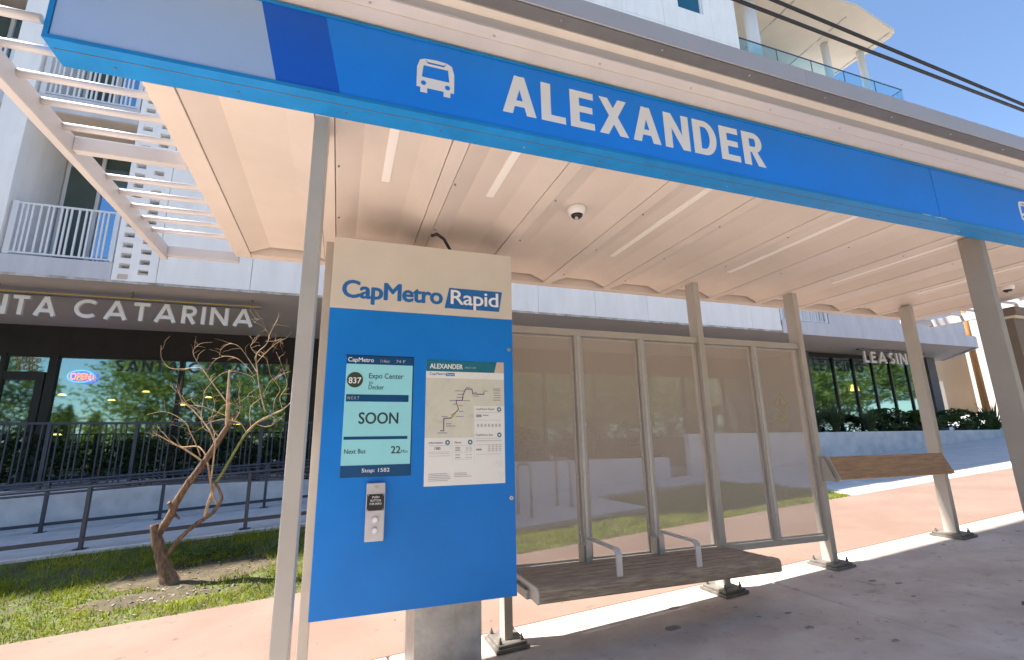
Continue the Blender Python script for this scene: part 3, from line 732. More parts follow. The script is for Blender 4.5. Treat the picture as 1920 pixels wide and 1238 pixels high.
for v in (.905, .918, .931): bar(ps, .36, random.uniform(.5, .58), v, v+.006, 'print_light_grey', K-.0028, F2)
bar(ps, .605, .607, .385, .84, 'print_light_grey', K-.0028, F2); bar(ps, .335, .337, .65, .84, 'print_light_grey', K-.0028, F2)
# --- push button box
bx = MB(); Yb = K-.034
bx.cbox(.179, .291, Yb, K-.0002, .936, 1.273, .006); bt = bx.build('button_box', 'steel_light', ki)
MB().cbox(.184, .286, Yb-.003, Yb-.0002, 1.112, 1.208, .001).build('label_plate', 'black_plastic', bt)
for i, s_ in enumerate(('PUSH', 'BUTTON', 'FOR INFO')):
    w_ = (.020, .030, .035)[i]; zc = 1.190-.019*i
    text_y(s_, .235-w_, .235+w_, zc-.006, zc+.006, Yb-.0036, 'lettering', 'decal_white', bt, offset=.01)
for sx in (.190, .280):
    for sz in (1.118, 1.202): MB().tube([(sx, Yb-.002, sz), (sx, Yb-.005, sz)], .0032, 8).build('screw', 'screw', bt)
for zc in (1.060, .998):
    MB().tube([(.236, Yb+.001, zc), (.236, Yb-.006, zc), (.236, Yb-.008, zc)], [.021, .021, .018], 24).build('push_button', 'steel_light', bt)
    MB().tube([(.236, Yb-.0079, zc), (.236, Yb-.011, zc)], [.014, .012], 20).build('push_button', 'decal_white', bt)
MB().tube([(.236, Yb+.001, 1.247), (.236, Yb-.006, 1.247)], [.011, .008], 16).build('screw', 'screw', bt)

# second kiosk at the far right end of the shelter, seen in part
k2 = thing('information_kiosk', 'taupe kiosk back half hidden behind the right front shelter post', 'kiosk', (8.0, 3.4, g(8.0)))
MB().cbox(7.46, 8.70, K+.02, K+.30, .95, 2.83, .006).build('cabinet', 'panel_taupe', k2)
MB().cbox(7.44, 8.72, K-.01, K+.31, 2.832, 2.862, .004).build('cornice', 'shelter_paint', k2)
MB().cbox(7.42, 8.74, K-.03, K+.32, 2.864, 2.96, .006).build('cornice', 'panel_taupe', k2)
MB().box(7.85, 8.3, K+.05, K+.27, g(8)-.02, .949).build('pedestal', 'galvanised', k2)

# ------------------------------------------------------------------ bench
be = thing('bench', 'weathered grey wood bench with two metal armrests beside the blue kiosk', 'bench', (2.36, 3.56, g(2.36)))
bx0, bx1 = 1.305, 3.425
zs = .548
pr = [3.375+.0945*k for k in range(6)]
for a, c in zip(pr, pr[1:]):
    MB().cbox(bx0+.012+.0, bx1-.012-(a-3.3)*.09, a+.004, c-.004, zs-.040, zs, .006).build('plank', 'wood_grey', be)
# rounded front plank
b = MB(); prof = []
for k in range(7):
    a = math.pi/2*k/6; prof.append((3.272+.030-.030*math.sin(a), zs-.030+.030*math.cos(a)))
prof += [(3.272, zs-.088), (3.282, zs-.098), (3.371, zs-.098), (3.371, zs)]
MB().prism(prof[::-1], 'x', bx0+.012, bx1-.004).build('front_plank', 'wood_grey', be)
MB().prism([(3.270, zs-.090), (3.280, zs-.10), (3.84, zs-.06), (3.84, zs+.002), (3.298, zs+.002), (3.278, zs-.008), (3.270, zs-.026)], 'x', bx0, bx0+.011).build('end_plate', 'steel_light', be)
MB().cbox(1.36, 3.36, 3.50, 3.56, zs-.10, zs-.0405, .004).build('frame', 'galvanised', be)
for xx in (1.31, 3.423):
    MB().cbox(xx-.03, xx+.03, 3.42, 3.899, zs-.10, zs-.0412, .004).build('bracket', 'galvanised', be)
for xx in (1.965, 2.665):
    w = .024; zt_ = zs+.185; t = .012; rad = .045
    path_o = [(3.318, zs+.0005)] + [(3.318+rad-rad*math.cos(a), zt_-rad+rad*math.sin(a)) for a in [math.pi/2*i/6 for i in range(7)]] + [(3.79, zt_+.006), (3.79, zs+.0005)]
    path_i = [(3.318+t, zs+.0005)] + [(3.318+rad-(rad-t)*math.cos(a), zt_-rad+(rad-t)*math.sin(a)) for a in [math.pi/2*i/6 for i in range(7)]] + [(3.79-t, zt_+.006-t), (3.79-t, zs+.0005)]
    V = []; n = len(path_o)
    for xx_ in (xx-w, xx+w):
        V += [(xx_, p[0], p[1]) for p in path_o] + [(xx_, p[0], p[1]) for p in path_i]
    Fs = []
    for i in range(n-1):
        Fs += [(i, i+1, n+i+1, n+i), (2*n+i, 3*n+i, 3*n+i+1, 2*n+i+1), (i, 2*n+i, 2*n+i+1, i+1), (n+i, n+i+1, 3*n+i+1, 3*n+i)]
    Fs += [(0, n, 3*n, 2*n), (n-1, 3*n-1, 4*n-1, 2*n-1)]
    ar = MB().add(V, Fs).build('armrest', 'steel_light', be)
    MB().cbox(xx-.036, xx+.036, 3.80, 3.90, zs-.03, zs+.13, .003).build('armrest_bracket', 'shelter_grey', ar)
for p in be.children: pass

# leaning rail
lr = thing('leaning_rail', 'brown wooden leaning rail between two posts right of the bench', 'leaning rail', (5.8, 3.85, g(5.8)))
MB().prism([(3.74, 1.075), (3.835, 1.295), (3.862, 1.283), (3.767, 1.063)][::-1], 'x', 4.84, 6.63).build('plank', 'wood_brown', lr)
for xx in (4.79, 6.60):
    MB().prism([(3.768, 1.060), (3.864, 1.284), (3.899, 1.29), (3.899, 1.05)], 'x', xx, xx+.012).build('bracket', 'shelter_grey', lr)
MB().prism([(3.735, 1.07), (3.835, 1.30), (3.899, 1.30), (3.899, 1.05), (3.76, 1.05)], 'x', 4.826, 4.838).build('end_plate', 'shelter_grey', lr)

# ------------------------------------------------------------------ apartment building
YO = 10.7
bd = thing('apartment_building', 'white multi storey apartment building with ground floor shops under a deep overhang', 'building', (0, 13, 0))
Z0 = 4.60
floors = [5.0, 8.35, 11.70, 15.05]
# overhang slab and soffit
MB().prism([(-30, YO+.02), (21.7, YO+.02), (21.95, YO+.1), (24.2, 13.2), (24.2, 15.6), (-30, 15.6)], 'z', Z0, Z0+.22).build('soffit', 'soffit_beige', bd)
MB().box(-16, 12.46, YO-.012, YO+.018, Z0-.012, Z0+.035).build('drip_edge', 'soffit_drip', bd)
MB().prism([(12.47, YO-.01), (21.7, YO-.01), (21.98, YO+.09), (24.25, 13.18), (24.25, 13.28), (21.9, YO+.15), (21.6, YO+.018), (12.47, YO+.018)], 'z', Z0-.03, Z0+.38).build('slab_edge', 'stucco_grey', bd)
# white cladding panels, X -3.55..12.4
p0 = None
ed = [-3.53, -1.9, -.3, 1.3, 2.9, 4.5, 6.1, 7.7, 9.3, 11.3, 12.42]
for i, (x0, x1) in enumerate(zip(ed, ed[1:])):
    for j, (z0, z1) in enumerate(((Z0+.037, 8.0), (8.0, 11.4), (11.4, 14.8), (14.8, 18.2))):
        if j == 3 and i == 8:      # window panel
            w0, w1, v0 = 9.93, 10.98, 15.68
            q_ = MB(); q_.box(x0+.006, w0, YO, YO+.2, z0+.006, z1-.006); q_.box(w1, x1-.006, YO, YO+.2, z0+.006, z1-.006); q_.box(w0+.0001, w1-.0001, YO+.0001, YO+.2, z0+.0061, v0)
            q_.build('cladding_panel', 'stucco_white', bd)
            wn = MB().rect_y(w0, w1, v0, z1, YO+.13).build('window', 'window_teal', bd)
            MB().box(w0, w0+.05, YO+.09, YO+.12, v0, z1).build('frame', 'frame_white', wn); MB().box(w1-.05, w1, YO+.09, YO+.12, v0, z1).build('frame', 'frame_white', wn)
            continue
        MB().box(x0+.006, x1-.006, YO, YO+.2, z0+.006, z1-.006).build('cladding_panel', 'stucco_white', bd)
MB().box(-4.2, 12.42, YO+.21, YO+.4, Z0+.23, 18.2).build('wall', 'stucco_grey', bd)
MB().box(-4.25, 12.43, YO+.01, 20, 18.21, 18.4).build('parapet', 'stucco_white', bd)
# breeze block strip X -4.25..-3.54 with staggered openings
XB0, XB1 = -4.25, -3.536
hw, hh = .085, .050
def block_rows(zlo, zhi):
    pitch = .2135
    k = 0; z = 4.719
    while z < zhi:
        if z > zlo:
            # course with an opening at column 1, and course with an opening at column 2
            for cxx, zc in ((-4.075, z), (-3.76, z+.1067)): yield cxx, zc
        z += pitch
strip = list(block_rows(4.5, 14.7))
# solid strips between columns (each is one masonry leaf of the screen)
for (a, c) in ((XB0, -4.075-hw), (-4.075+hw, -3.76-hw), (-3.76+hw, XB1)):
    MB().box(a, c, YO, YO+.2, Z0+.037, 14.9).build('screen_pier', 'stucco_white', bd)
bl0 = None
for cxx in (-4.075, -3.76):
    zs_ = sorted(z for c_, z in strip if c_ == cxx)
    MB().box(cxx-hw, cxx+hw, YO+.001, YO+.199, Z0+.037, zs_[0]-hh).build('screen_block', 'stucco_white', bd)
    for z1_, z2_ in zip(zs_, zs_[1:]):
        if bl0 is None:
            bl0 = MB().box(cxx-hw, cxx+hw, YO+.001, YO+.199, z1_+hh, z2_-hh).build('screen_block', 'stucco_white', bd); b00 = (cxx, z1_)
        else: sharedcopy(bl0, bd, (cxx-b00[0], 0, z1_-b00[1]))
MB().box(XB0, XB1, YO+.75, YO+.8, Z0+.23, 15).build('screen_backing', 'dark_recess', bd)
for i, z in enumerate([5.2+.43*k for k in range(22)]):
    if i % 4 != 3: MB().box(-4.16, -3.66, YO+.6, YO+.61, z, z+.3).build('window', 'window_blue', bd)
# balcony bays left of the screen
def rail(x0, x1, zb, par, n_gap=None):
    ra = MB().box(x0, x1, YO+.05, YO+.085, zb+1.0, zb+1.035).build('railing', 'frame_white', par)
    MB().box(x0, x1, YO+.05, YO+.085, zb+.03, zb+.06).build('bottom_rail', 'frame_white', ra)
    MB().box(x0, x0+.09, YO+.04, YO+.095, zb+.0, zb+1.05).build('railing_post', 'frame_white', ra)
    MB().box(x1-.05, x1, YO+.04, YO+.095, zb+.0, zb+1.05).build('railing_post', 'frame_white', ra)
    x = x0+.135; base = None; rr = random.Random(3); k = 0
    while x < x1-.07:
        if base is None: base = MB().box(x, x+.03, YO+.055, YO+.08, zb+.0601, zb+.9999).build('railing_bar', 'frame_white', ra); xb0 = x
        else: sharedcopy(base, ra, (x-xb0, 0, 0))
        x += (.075, .075, .12, .11, .075, .125)[k % 6]; k += 1
def bay_unit(x0, x1, zf, zc, first=False):
    # slab edge below, recess with back wall, windows, soffit
    sl_ = MB().box(x0, x1, YO, YO+1.9, zf-.37, zf-.02).build('balcony_slab', 'stucco_grey', bd)
    MB().box(x0, x1, YO+.02, YO+1.85, zf-.385, zf-.372).build('balcony_soffit', 'soffit_beige', sl_)
    yb = YO+1.5
    MB().box(x0, x1, yb+.05, yb+.15, zf-.019, zc).build('recess_wall', 'green_curtain', bd)
    W = x1-x0; a = x0+W*.12
    wn = MB().box(x0+.02, x1-.02, yb+.01, yb+.018, zf+.02, zc-.3).build('window', 'window_blue', bd)
    for u in (0, .36, .70, .985):
        MB().box(x0+.02+u*W*.97, x0+.02+u*W*.97+.07, yb-.04, yb+.0095, zf+.02, zc-.02).build('frame', 'frame_white', wn)
    MB().box(x0+.025, x1-.025, yb-.039, yb+.009, zf+2.1, zf+2.16).build('frame', 'frame_white', wn)
    MB().box(x0+.1, x0+W*.36, yb-.06, yb-.045, zf+.02, zc-.4).build('curtain', 'green_curtain', wn)
    rail(x0+.04, x1-.03, zf, bd)
for (x0, x1) in ((-5.98, -4.262), (-8.1, -6.42)):
    for zf, zc in ((5.0, 7.96), (8.35, 11.3), (11.7, 14.7)):
        bay_unit(x0, x1, zf, zc)
for (x0, x1) in ((-6.41, -5.99), (-8.6, -8.11)):
    MB().box(x0, x1, YO-.02, YO+1.6, Z0+.037, 14.95).build('pier', 'stucco_white', bd)
MB().box(-30, -8.61, YO, YO+.3, Z0+.037, 14.95).build('wall', 'stucco_white', bd)
MB().box(-30, -4.26, YO-.005, 20, 14.96, 15.15).build('parapet', 'stucco_white', bd)
MB().box(-30, -4.26, 12.4, 12.6, Z0+.23, 14.95).build('wall', 'stucco_grey', bd)
# right wing: set back facade over the slab edge, small balcony and terrace
MB().box(14.5, 21.3, YO+.03, YO+.35, Z0+.385, 14.2).build('wall', 'stucco_grey', bd)
MB().box(12.47, 14.48, YO+1.2, YO+1.3, Z0+.385, 14.2).build('wall', 'green_curtain', bd)
for zf in (4.985, 8.35, 11.7): rail(12.5, 14.45, zf-.0, bd)
for zf in (8.35, 11.7): MB().box(12.47, 14.49, YO, YO+1.19, zf-.37, zf-.02).build('balcony_slab', 'stucco_grey', bd)
MB().prism([(21.32, YO+.05), (24.0, 13.2), (24.0, 19), (21.32, 19)], 'z', Z0+.385, 14.2).build('wall', 'stucco_grey', bd)
MB().prism([(12.45, YO-.02), (21.0, YO-.02), (21.0, 19), (12.45, 19)], 'z', 14.21, 14.42).build('terrace_slab', 'stucco_white', bd)
MB().box(12.47, 14.75, YO-.03, YO+.05, 14.43, 14.64).build('parapet', 'stucco_white', bd)
for i, (xa, xb_) in enumerate(((12.5, 14.2), (14.22, 15.9), (15.92, 17.6), (17.62, 19.3), (19.32, 20.95))):
    gp = MB().box(xa, xb_, YO+.06, YO+.072, 14.43, 15.26).build('guard_panel', 'guard_glass', bd)
    MB().box(xa, xb_, YO+.05, YO+.082, 15.261, 15.29).build('handrail', 'fence_navy', gp)
    MB().box(xa-.018, xa-.002, YO+.055, YO+.077, 14.43, 15.26).build('guard_post', 'fence_navy', gp)
gp = MB().box(20.94, 20.952, YO+.09, 14, 14.43, 15.26).build('guard_panel', 'guard_glass', bd)
MB().box(20.93, 20.962, YO+.09, 14, 15.261, 15.29).build('handrail', 'fence_navy', gp)
# terrace roof (sail like) with columns
rf = MB(); z = 17.62
rf.prism([(12.4, YO-.8), (15.2, 10.15), (17.9, 10.0), (20.55, 10.35), (20.7, 10.6), (20.45, 13.2), (19.2, 15.5), (12.4, 15.5)], 'z', z, z+.16)
rt_ = rf.build('terrace_roof', 'penthouse_soffit', bd)
for x in (15.3, 17.9, 20.35):
    MB().box(x, x+.05, 10.45, 14.8, z-.02, z-.002).build('roof_joint', 'soffit_drip', rt_)
for x, yy in ((13.6, 11.1), (18.35, 11.75), (20.2, 11.55)):
    MB().tube([(x, yy, 14.43), (x, yy, z-.001)], .14 if x > 14 else .22, 16).build('column', 'frame_white', bd)
MB().box(12.45, 18.0, 13.6, 13.8, 14.43, 17.6).build('wall', 'stucco_white', bd)
dr = MB().box(12.6, 13.3, 13.58, 13.598, 14.5, 16.9).build('door', 'window_blue', bd)
MB().box(12.5, 12.6, 13.55, 13.599, 14.43, 17.0).build('frame', 'green_curtain', dr); MB().box(13.3, 13.5, 13.55, 13.599, 14.43, 17.0).build('frame', 'green_curtain', dr)
# ground floor, left shop
YG = 15.1
MB().box(-16, 15.9, YG+.02, YG+.3, 3.88, Z0-.001).build('wall', 'dark_wall', bd)
MB().box(-1.25, .75, YG-.05, YG+.25, .3, 3.879).build('wall', 'dark_brick', bd)
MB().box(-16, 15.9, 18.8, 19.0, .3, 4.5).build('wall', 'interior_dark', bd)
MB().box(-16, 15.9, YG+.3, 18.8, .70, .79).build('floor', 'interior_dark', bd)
MB().box(15.91, 16.14, 12.95, 19.0, .8, Z0-.001).build('wall', 'wall_charcoal', bd)
mull = [-9.4, -7.85, -6.82, -4.1, -1.35]
mur = [.8, 2.7, 4.6, 6.5, 8.4, 10.3, 12.2, 14.1, 15.85]
for a, c in list(zip(mull, mull[1:]))+list(zip(mur, mur[1:])):
    w_ = MB().box(a+.05, c-.05, YG+.08, YG+.092, .82, 3.82).build('shop_window', 'storefront_glass', bd)
    MB().box(a-.05-(.08 if a == -6.82 else 0), a+.05, YG, YG+.14, .80, 3.879).build('frame', 'frame_black', w_)
    MB().box(a+.051, c-.051, YG+.02, YG+.14, 3.80, 3.878).build('frame', 'frame_black', w_)
    MB().box(a+.051, c-.051, YG+.02, YG+.14, .80, .9).build('frame', 'frame_black', w_)
    if a == -7.85:
        MB().box(a+.051, c-.17, YG+.01, YG+.141, 3.22, 3.42).build('frame', 'frame_black', w_)
        MB().box(c-.33, c-.17, YG+.01, YG+.141, .9, 3.22).build('frame', 'frame_black', w_)
        text_y('Suite', -7.66, -7.15, 3.66, 3.83, YG+.07, 'lettering', 'lettering_gold', w_, offset=.01)
        text_y('100', -7.58, -7.18, 3.46, 3.62, YG+.07, 'lettering', 'lettering_gold', w_, offset=.01)
MB().box(-1.46, -1.30, YG, YG+.14, .80, 3.879).build('frame', 'frame_black', bd)
for x, yy, zz in ((-7.3, 16.8, 3.0), (-6.3, 17.2, 2.9), (-5.3, 16.6, 3.1), (-4.6, 17.5, 2.8), (-3.7, 16.5, 2.95), (-6.9, 16.0, 1.9), (-3.0, 17.2, 2.2), (-8.3, 16.2, 1.95)):
    MB().tube([(x, yy, zz), (x, yy, zz+.04)], [.10, .06], 14).build('pendant_lamp', 'lamp_warm', bd)
# bright framed doorway seen in the right of the shop glass
fr = MB(); fr.box(-3.15, -1.85, 16.2, 16.25, 2.75, 2.85); fr.box(-3.15, -3.05, 16.2, 16.25, .8, 2.749); fr.box(-1.95, -1.85, 16.2, 16.25, .8, 2.749)
fr.build('inner_door_frame', 'interior_green', bd)
# right shop (leasing office)
YL = 13.0
mull = [16.15, 17.4, 18.45, 19.5, 20.5, 21.5, 22.6]
for a, c in zip(mull, mull[1:]):
    w_ = MB().box(a+.03, c-.03, YL+.05, YL+.062, 1.35, 4.45).build('shop_window', 'storefront_glass', bd)
    MB().box(a-.03, a+.03, YL, YL+.12, 1.3, 4.55).build('frame', 'frame_black', w_)
    MB().box(a+.031, c-.031, YL+.001, YL+.119, 4.40, 4.55).build('frame', 'frame_black', w_)
MB().box(22.61, 23.1, YL-.1, YL+2.8, 1.0, Z0-.001).build('wall', 'wall_charcoal', bd)
MB().box(16.2, 22.6, YL+2.6, YL+2.7, 1.0, Z0-.001).build('wall', 'interior_green', bd)
for x in (17.2, 18.9, 19.6, 20.7, 21.3):
    MB().box(x, x+.25, YL+1.2, YL+1.5, 1.3, 4.4).build('column', 'interior_green' if x != 18.9 else 'frame_white', bd)
MB().tube([(19.7, YL+1, 3.3), (19.7, YL+1, 3.55)], [.16, .10], 14).build('pendant_lamp', 'lamp_warm', bd)
MB().box(16.2, 22.6, YL+.1, YL+2.6, 1.20, 1.3).build('floor', 'interior_dark', bd)

# hanging letter signs under the overhang
def stroke_letters(txt, x0, z0, h, y, depth, w, par, m, x1):
    wid = {'S': .55, 'A': .86, 'N': .74, 'T': .60, 'C': .86, 'G': .90, 'R': .58, 'I': w/h, 'L': .46, 'E': .48}
    gap, sx = .20, 1.0
    nat = sum(wid[c] for c in txt)*h + gap*h*(len(txt)-1)
    sx = (x1-x0)/nat; gap *= sx; WI = w/sx
    """thin geometric capitals built from strokes (each letter one mesh)"""
    def bar(P, Q):
        P, Q = Vector(P), Vector(Q); d = (Q-P).normalized(); n_ = Vector((-d.y, d.x))*w/2
        return [P-n_, Q-n_, Q+n_, P+n_]
    def arc(cx, cz, rx, rz, a0, a1, n=14):
        out = []
        for i in range(n):
            t0 = math.radians(a0+(a1-a0)*i/n); t1 = math.radians(a0+(a1-a0)*(i+1)/n)
            o = lambda t, k: Vector((cx+(rx+k)*math.cos(t), cz+(rz+k)*math.sin(t)))
            out.append([o(t0, -w/2), o(t0, w/2), o(t1, w/2), o(t1, -w/2)])
        return out
    x = x0
    for ch in txt:
        s_ = []
        if ch == 'S':
            W = .55*h*sx; s_ = arc(W/2, h*.74, W/2-w/2, h*.26-w/2, 40, 270, 12) + arc(W/2, h*.26, W/2-w/2, h*.26-w/2, -140, 90, 12)
        elif ch == 'A': W = .86*h*sx; s_ = [bar((w/2, 0), (W/2, h)), bar((W-w/2, 0), (W/2, h)), bar((W*.22, h*.28), (W*.78, h*.28))]
        elif ch == 'N': W = .74*h*sx; s_ = [bar((w/2, 0), (w/2, h)), bar((W-w/2, 0), (W-w/2, h)), bar((w/2, h*.97), (W-w/2, h*.03))]
        elif ch == 'T': W = .60*h*sx; s_ = [bar((W/2, 0), (W/2, h-w)), bar((0, h-w/2), (W, h-w/2))]
        elif ch == 'C': W = .86*h*sx; s_ = arc(W*.54, h/2, W*.54-w/2, h/2-w/2, 48, 312, 26)
        elif ch == 'G': W = .90*h*sx; s_ = arc(W*.52, h/2, W*.52-w/2, h/2-w/2, 45, 360, 26) + [bar((W*.55, h/2), (W*1.0, h/2))]
        elif ch == 'R': W = .58*h*sx; s_ = [bar((w/2, 0), (w/2, h)), bar((w, h-w/2), (W*.5, h-w/2)), bar((w, h*.47), (W*.5, h*.47)), bar((W*.45, h*.47), (W-w/2, 0))] + arc(W*.5, h*.735-w/4, W*.5-w/2, h*.265-w/4, -90, 90, 12)
        elif ch == 'I': W = w; s_ = [bar((w/2, 0), (w/2, h))]
        elif ch == 'L': W = .46*h*sx; s_ = [bar((w/2, 0), (w/2, h)), bar((w, w/2), (W, w/2))]
        elif ch == 'E': W = .48*h*sx; s_ = [bar((w/2, 0), (w/2, h)), bar((w, w/2), (W, w/2)), bar((w, h-w/2), (W, h-w/2)), bar((w, h*.52), (W*.9, h*.52))]
        b = MB()
        for k, q_ in enumerate(s_):
            e = .0006*k
            n = len(q_); b.add([(x+p.x, y-e, z0+p.y) for p in q_] + [(x+p.x, y+depth-e, z0+p.y) for p in q_],
                  [tuple(range(n)), tuple(range(n, 2*n))[::-1]] + [(i, n+i, n+(i+1) % n, (i+1) % n) for i in range(n)])
        o = b.build('letter', m, par); x += W+gap*h
        o.data.materials.append(MAT['frame_white'])
        for pl in o.data.polygons:
            if pl.normal.y > .9: pl.material_index = 1
sgn = thing('hanging_sign', 'pale SANTA CATARINA letters hanging on a dark rail under the overhang', 'shop sign', (-4, 11.3, 4.4))
stroke_letters('CATARINA', -4.97, 4.0, .375, 11.28, .06, .068, sgn, 'sign_cream', x1=-1.86)
stroke_letters('SANTA', -7.02, 4.0, .375, 11.28, .06, .068, sgn, 'sign_cream', x1=-5.24)
MB().box(-8.5, -1.75, 11.27, 11.36, 4.41, 4.45).build('rail', 'gutter_dark', sgn)
MB().box(-8.5, -1.75, 11.262, 11.269, 4.43, 4.452).build('rail_trim', 'lettering_gold', sgn)
for x in (-8.2, -6.2, -4.1, -1.95): MB().box(x, x+.03, 11.30, 11.33, 4.451, 4.6).build('hanger', 'gutter_dark', sgn)
sgl = thing('hanging_sign', 'white LEASING letters hanging on a dark rail above green office windows', 'shop sign', (19, 12, 4.5))
stroke_letters('LEASING', 17.67, 4.07, .42, 12.0, .06, .085, sgl, 'sign_cream', x1=20.55)
MB().box(17.45, 21.0, 11.98, 12.1, 4.515, 4.56).build('rail', 'gutter_dark', sgl)
for x in (17.7, 19.3, 20.8): MB().box(x, x+.03, 12.02, 12.05, 4.561, 4.6).build('hanger', 'gutter_dark', sgl)
op = thing('neon_sign', 'red and blue neon OPEN sign glowing in the dark shop window', 'neon sign', (-6.23, 15.0, 3.33))
text_y('OPEN', -6.44, -6.03, 3.24, 3.40, 15.04, 'lettering', 'neon_red', op, offset=-.012)
MB().tube([(-6.235+.27*math.cos(a), 15.05, 3.325+.15*math.sin(a)) for a in [2*math.pi*i/30 for i in range(31)]], .012, 6, caps=False).build('tube', 'neon_blue', op)

# ------------------------------------------------------------------ ramp, walls, fences
rp = empty_struct('ramp')
for a, c in zip((-14, -9, -6.2, -3.4, -.6, 2.0), (-9, -6.2, -3.4, -.6, 2.0)):
    slab(a+.004, c-.004, 8.31, 11.10, ramp_z, 'slab', 'concrete_plain', rp, th=.35, c=.012)
pad = lambda x, y: g(x)+.085
bp = empty_struct('bicycle_pad')
slab(2.01, 5.27, 7.80, 9.78, pad, 'slab', 'concrete_plain', bp, th=.2, c=.012)
wk = empty_struct('walkway')
for a, c in zip((2.01, 4.2, 6.4, 8.7), (4.2, 6.4, 8.7)):
    slab(a+.005, c-.005, 9.79, 10.98, pad, 'slab', 'concrete_plain', wk, th=.2)
wl = MB().cbox(-16, 1.7, 11.2, 11.42, -.9, .83, .01).build('patio_wall', 'concrete_wall')
tag(wl, 'low grey concrete patio wall below the dark fence', 'wall')
wl = MB().cbox(1.72, 8.2, 11.0, 11.25, -.2, 1.05, .01).build('garden_wall', 'concrete_wall')
tag(wl, 'low concrete wall behind the bicycle racks, seen through the perforated panels', 'wall')
pt = MB().box(-16, 15.9, 11.43, 15.08, .4, .79).build('patio', 'concrete_plain'); struct(pt)
wl = thing('planter_wall', 'long pale concrete planter wall below the leasing office windows', 'planter', (15, 10.9, .6))
MB().cbox(8.72, 24.5, 10.80, 11.0, -.2, 1.635, .012).build('wall', 'concrete_wall', wl)
MB().box(8.72, 24.5, 11.01, 12.9, .9, 1.58).build('earth', 'soil', wl)
# patio fence: posts and slanting-free vertical bars in uneven rhythm
fe = thing('patio_fence', 'dark navy metal fence of vertical bars on the concrete patio wall', 'fence', (-5, 11.31, .83))
MB().cbox(-13.9, 1.6, 11.285, 11.335, 1.975, 2.015, .005).build('top_rail', 'fence_navy', fe)
MB().cbox(-13.9, 1.6, 11.29, 11.33, .885, .915, .004).build('bottom_rail', 'fence_navy', fe)
pb = None
for x in (-13.8, -11.6, -9.4, -7.2, -5.0, -3.66, -1.5, .6):
    if pb is None: pb = MB().cbox(x-.03, x+.03, 11.28, 11.34, .831, 1.974, .004).build('fence_post', 'fence_navy', fe); x00 = x
    else: sharedcopy(pb, fe, (x-x00, 0, 0))
x = -8.3; k = 0; bb_ = None
while x < 1.5:
    if bb_ is None: bb_ = MB().box(x, x+.022, 11.299, 11.321, .9151, 1.9749).build('baluster', 'fence_navy', fe); x00 = x
    else: sharedcopy(bb_, fe, (x-x00, 0, 0))
    x += (.085, .085, .15, .16, .085, .15)[k % 6]; k += 1
def handrail(name, lab, y, xsp, hgt, grp):
    t = thing(name, lab, 'handrail', (xsp[0], y, ramp_z(xsp[0], y)), grp)
    xa, xb = xsp[0]-1.6, xsp[-1]+1.6
    f = lambda x, h: (x, y, ramp_z(x, y)+h)
    MB().tube([f(xa, hgt), f(xb, hgt)], .021, 10).build('top_rail', 'fence_navy', t)
    MB().tube([f(xa, hgt-.05), f(xb, hgt-.05)], .015, 8).build('grab_rail', 'fence_navy', t)
    q_ = MB().box(0, 1, y-.02, y+.02, .10, .15); q_.v = [(xa if v[0] == 0 else xb, v[1], v[2]+ramp_z(xa if v[0] == 0 else xb, y)) for v in q_.v]; q_.build('kick_rail', 'fence_navy', t)
    for x in xsp:
        z = ramp_z(x, y)
        p = MB().cbox(x-.022, x+.022, y-.03, y+.03, z+.008, z+hgt, .004).build('post', 'fence_navy', t)
        MB().box(x-.07, x+.07, y-.06, y+.06, z+.001, z+.012).build('base_plate', 'fence_navy', p)
handrail('ramp_handrail', 'dark metal handrail along the near edge of the ramp by the grass', 8.44, (-5.1, -3.16, -1.22, .72), .80, 'ramp handrails')
handrail('ramp_handrail', 'dark metal handrail along the far side of the ramp below the patio wall', 10.6, (-6.2, -4.55, -2.9, -1.25, .4), .80, 'ramp handrails')
# bicycle racks
def rack(x, y, rz, lab):
    t = thing('bicycle_rack', lab, 'bike rack', (x, y, pad(x, y)), 'bicycle racks')
    z = pad(x, y); c, s = math.cos(rz), math.sin(rz); W = .24; Hh = .90; r = .13
    pts = [(-W, .012)] + [(-W, Hh-r)] + [(-W+r-r*math.cos(a), Hh-r+r*math.sin(a)) for a in [math.pi/2*i/5 for i in range(1, 6)]]
    pts += [(-p[0], p[1]) for p in pts[::-1]]
    MB().tube([(x+p[0]*c, y+p[0]*s, z+p[1]) for p in pts], .028, 12).build('hoop', 'galvanised', t)
    for sg_ in (-1, 1):
        MB().tube([(x+sg_*W*c, y+sg_*W*s, z+.001), (x+sg_*W*c, y+sg_*W*s, z+.012)], .075, 18).build('foot_flange', 'galvanised', t)
rack(3.27, 8.72, -1.40, 'galvanised hoop bicycle rack nearest the kiosk, seen through the first perforated panel')
rack(4.22, 9.05, -1.40, 'galvanised hoop bicycle rack farther right, seen beside the first panel mullion')

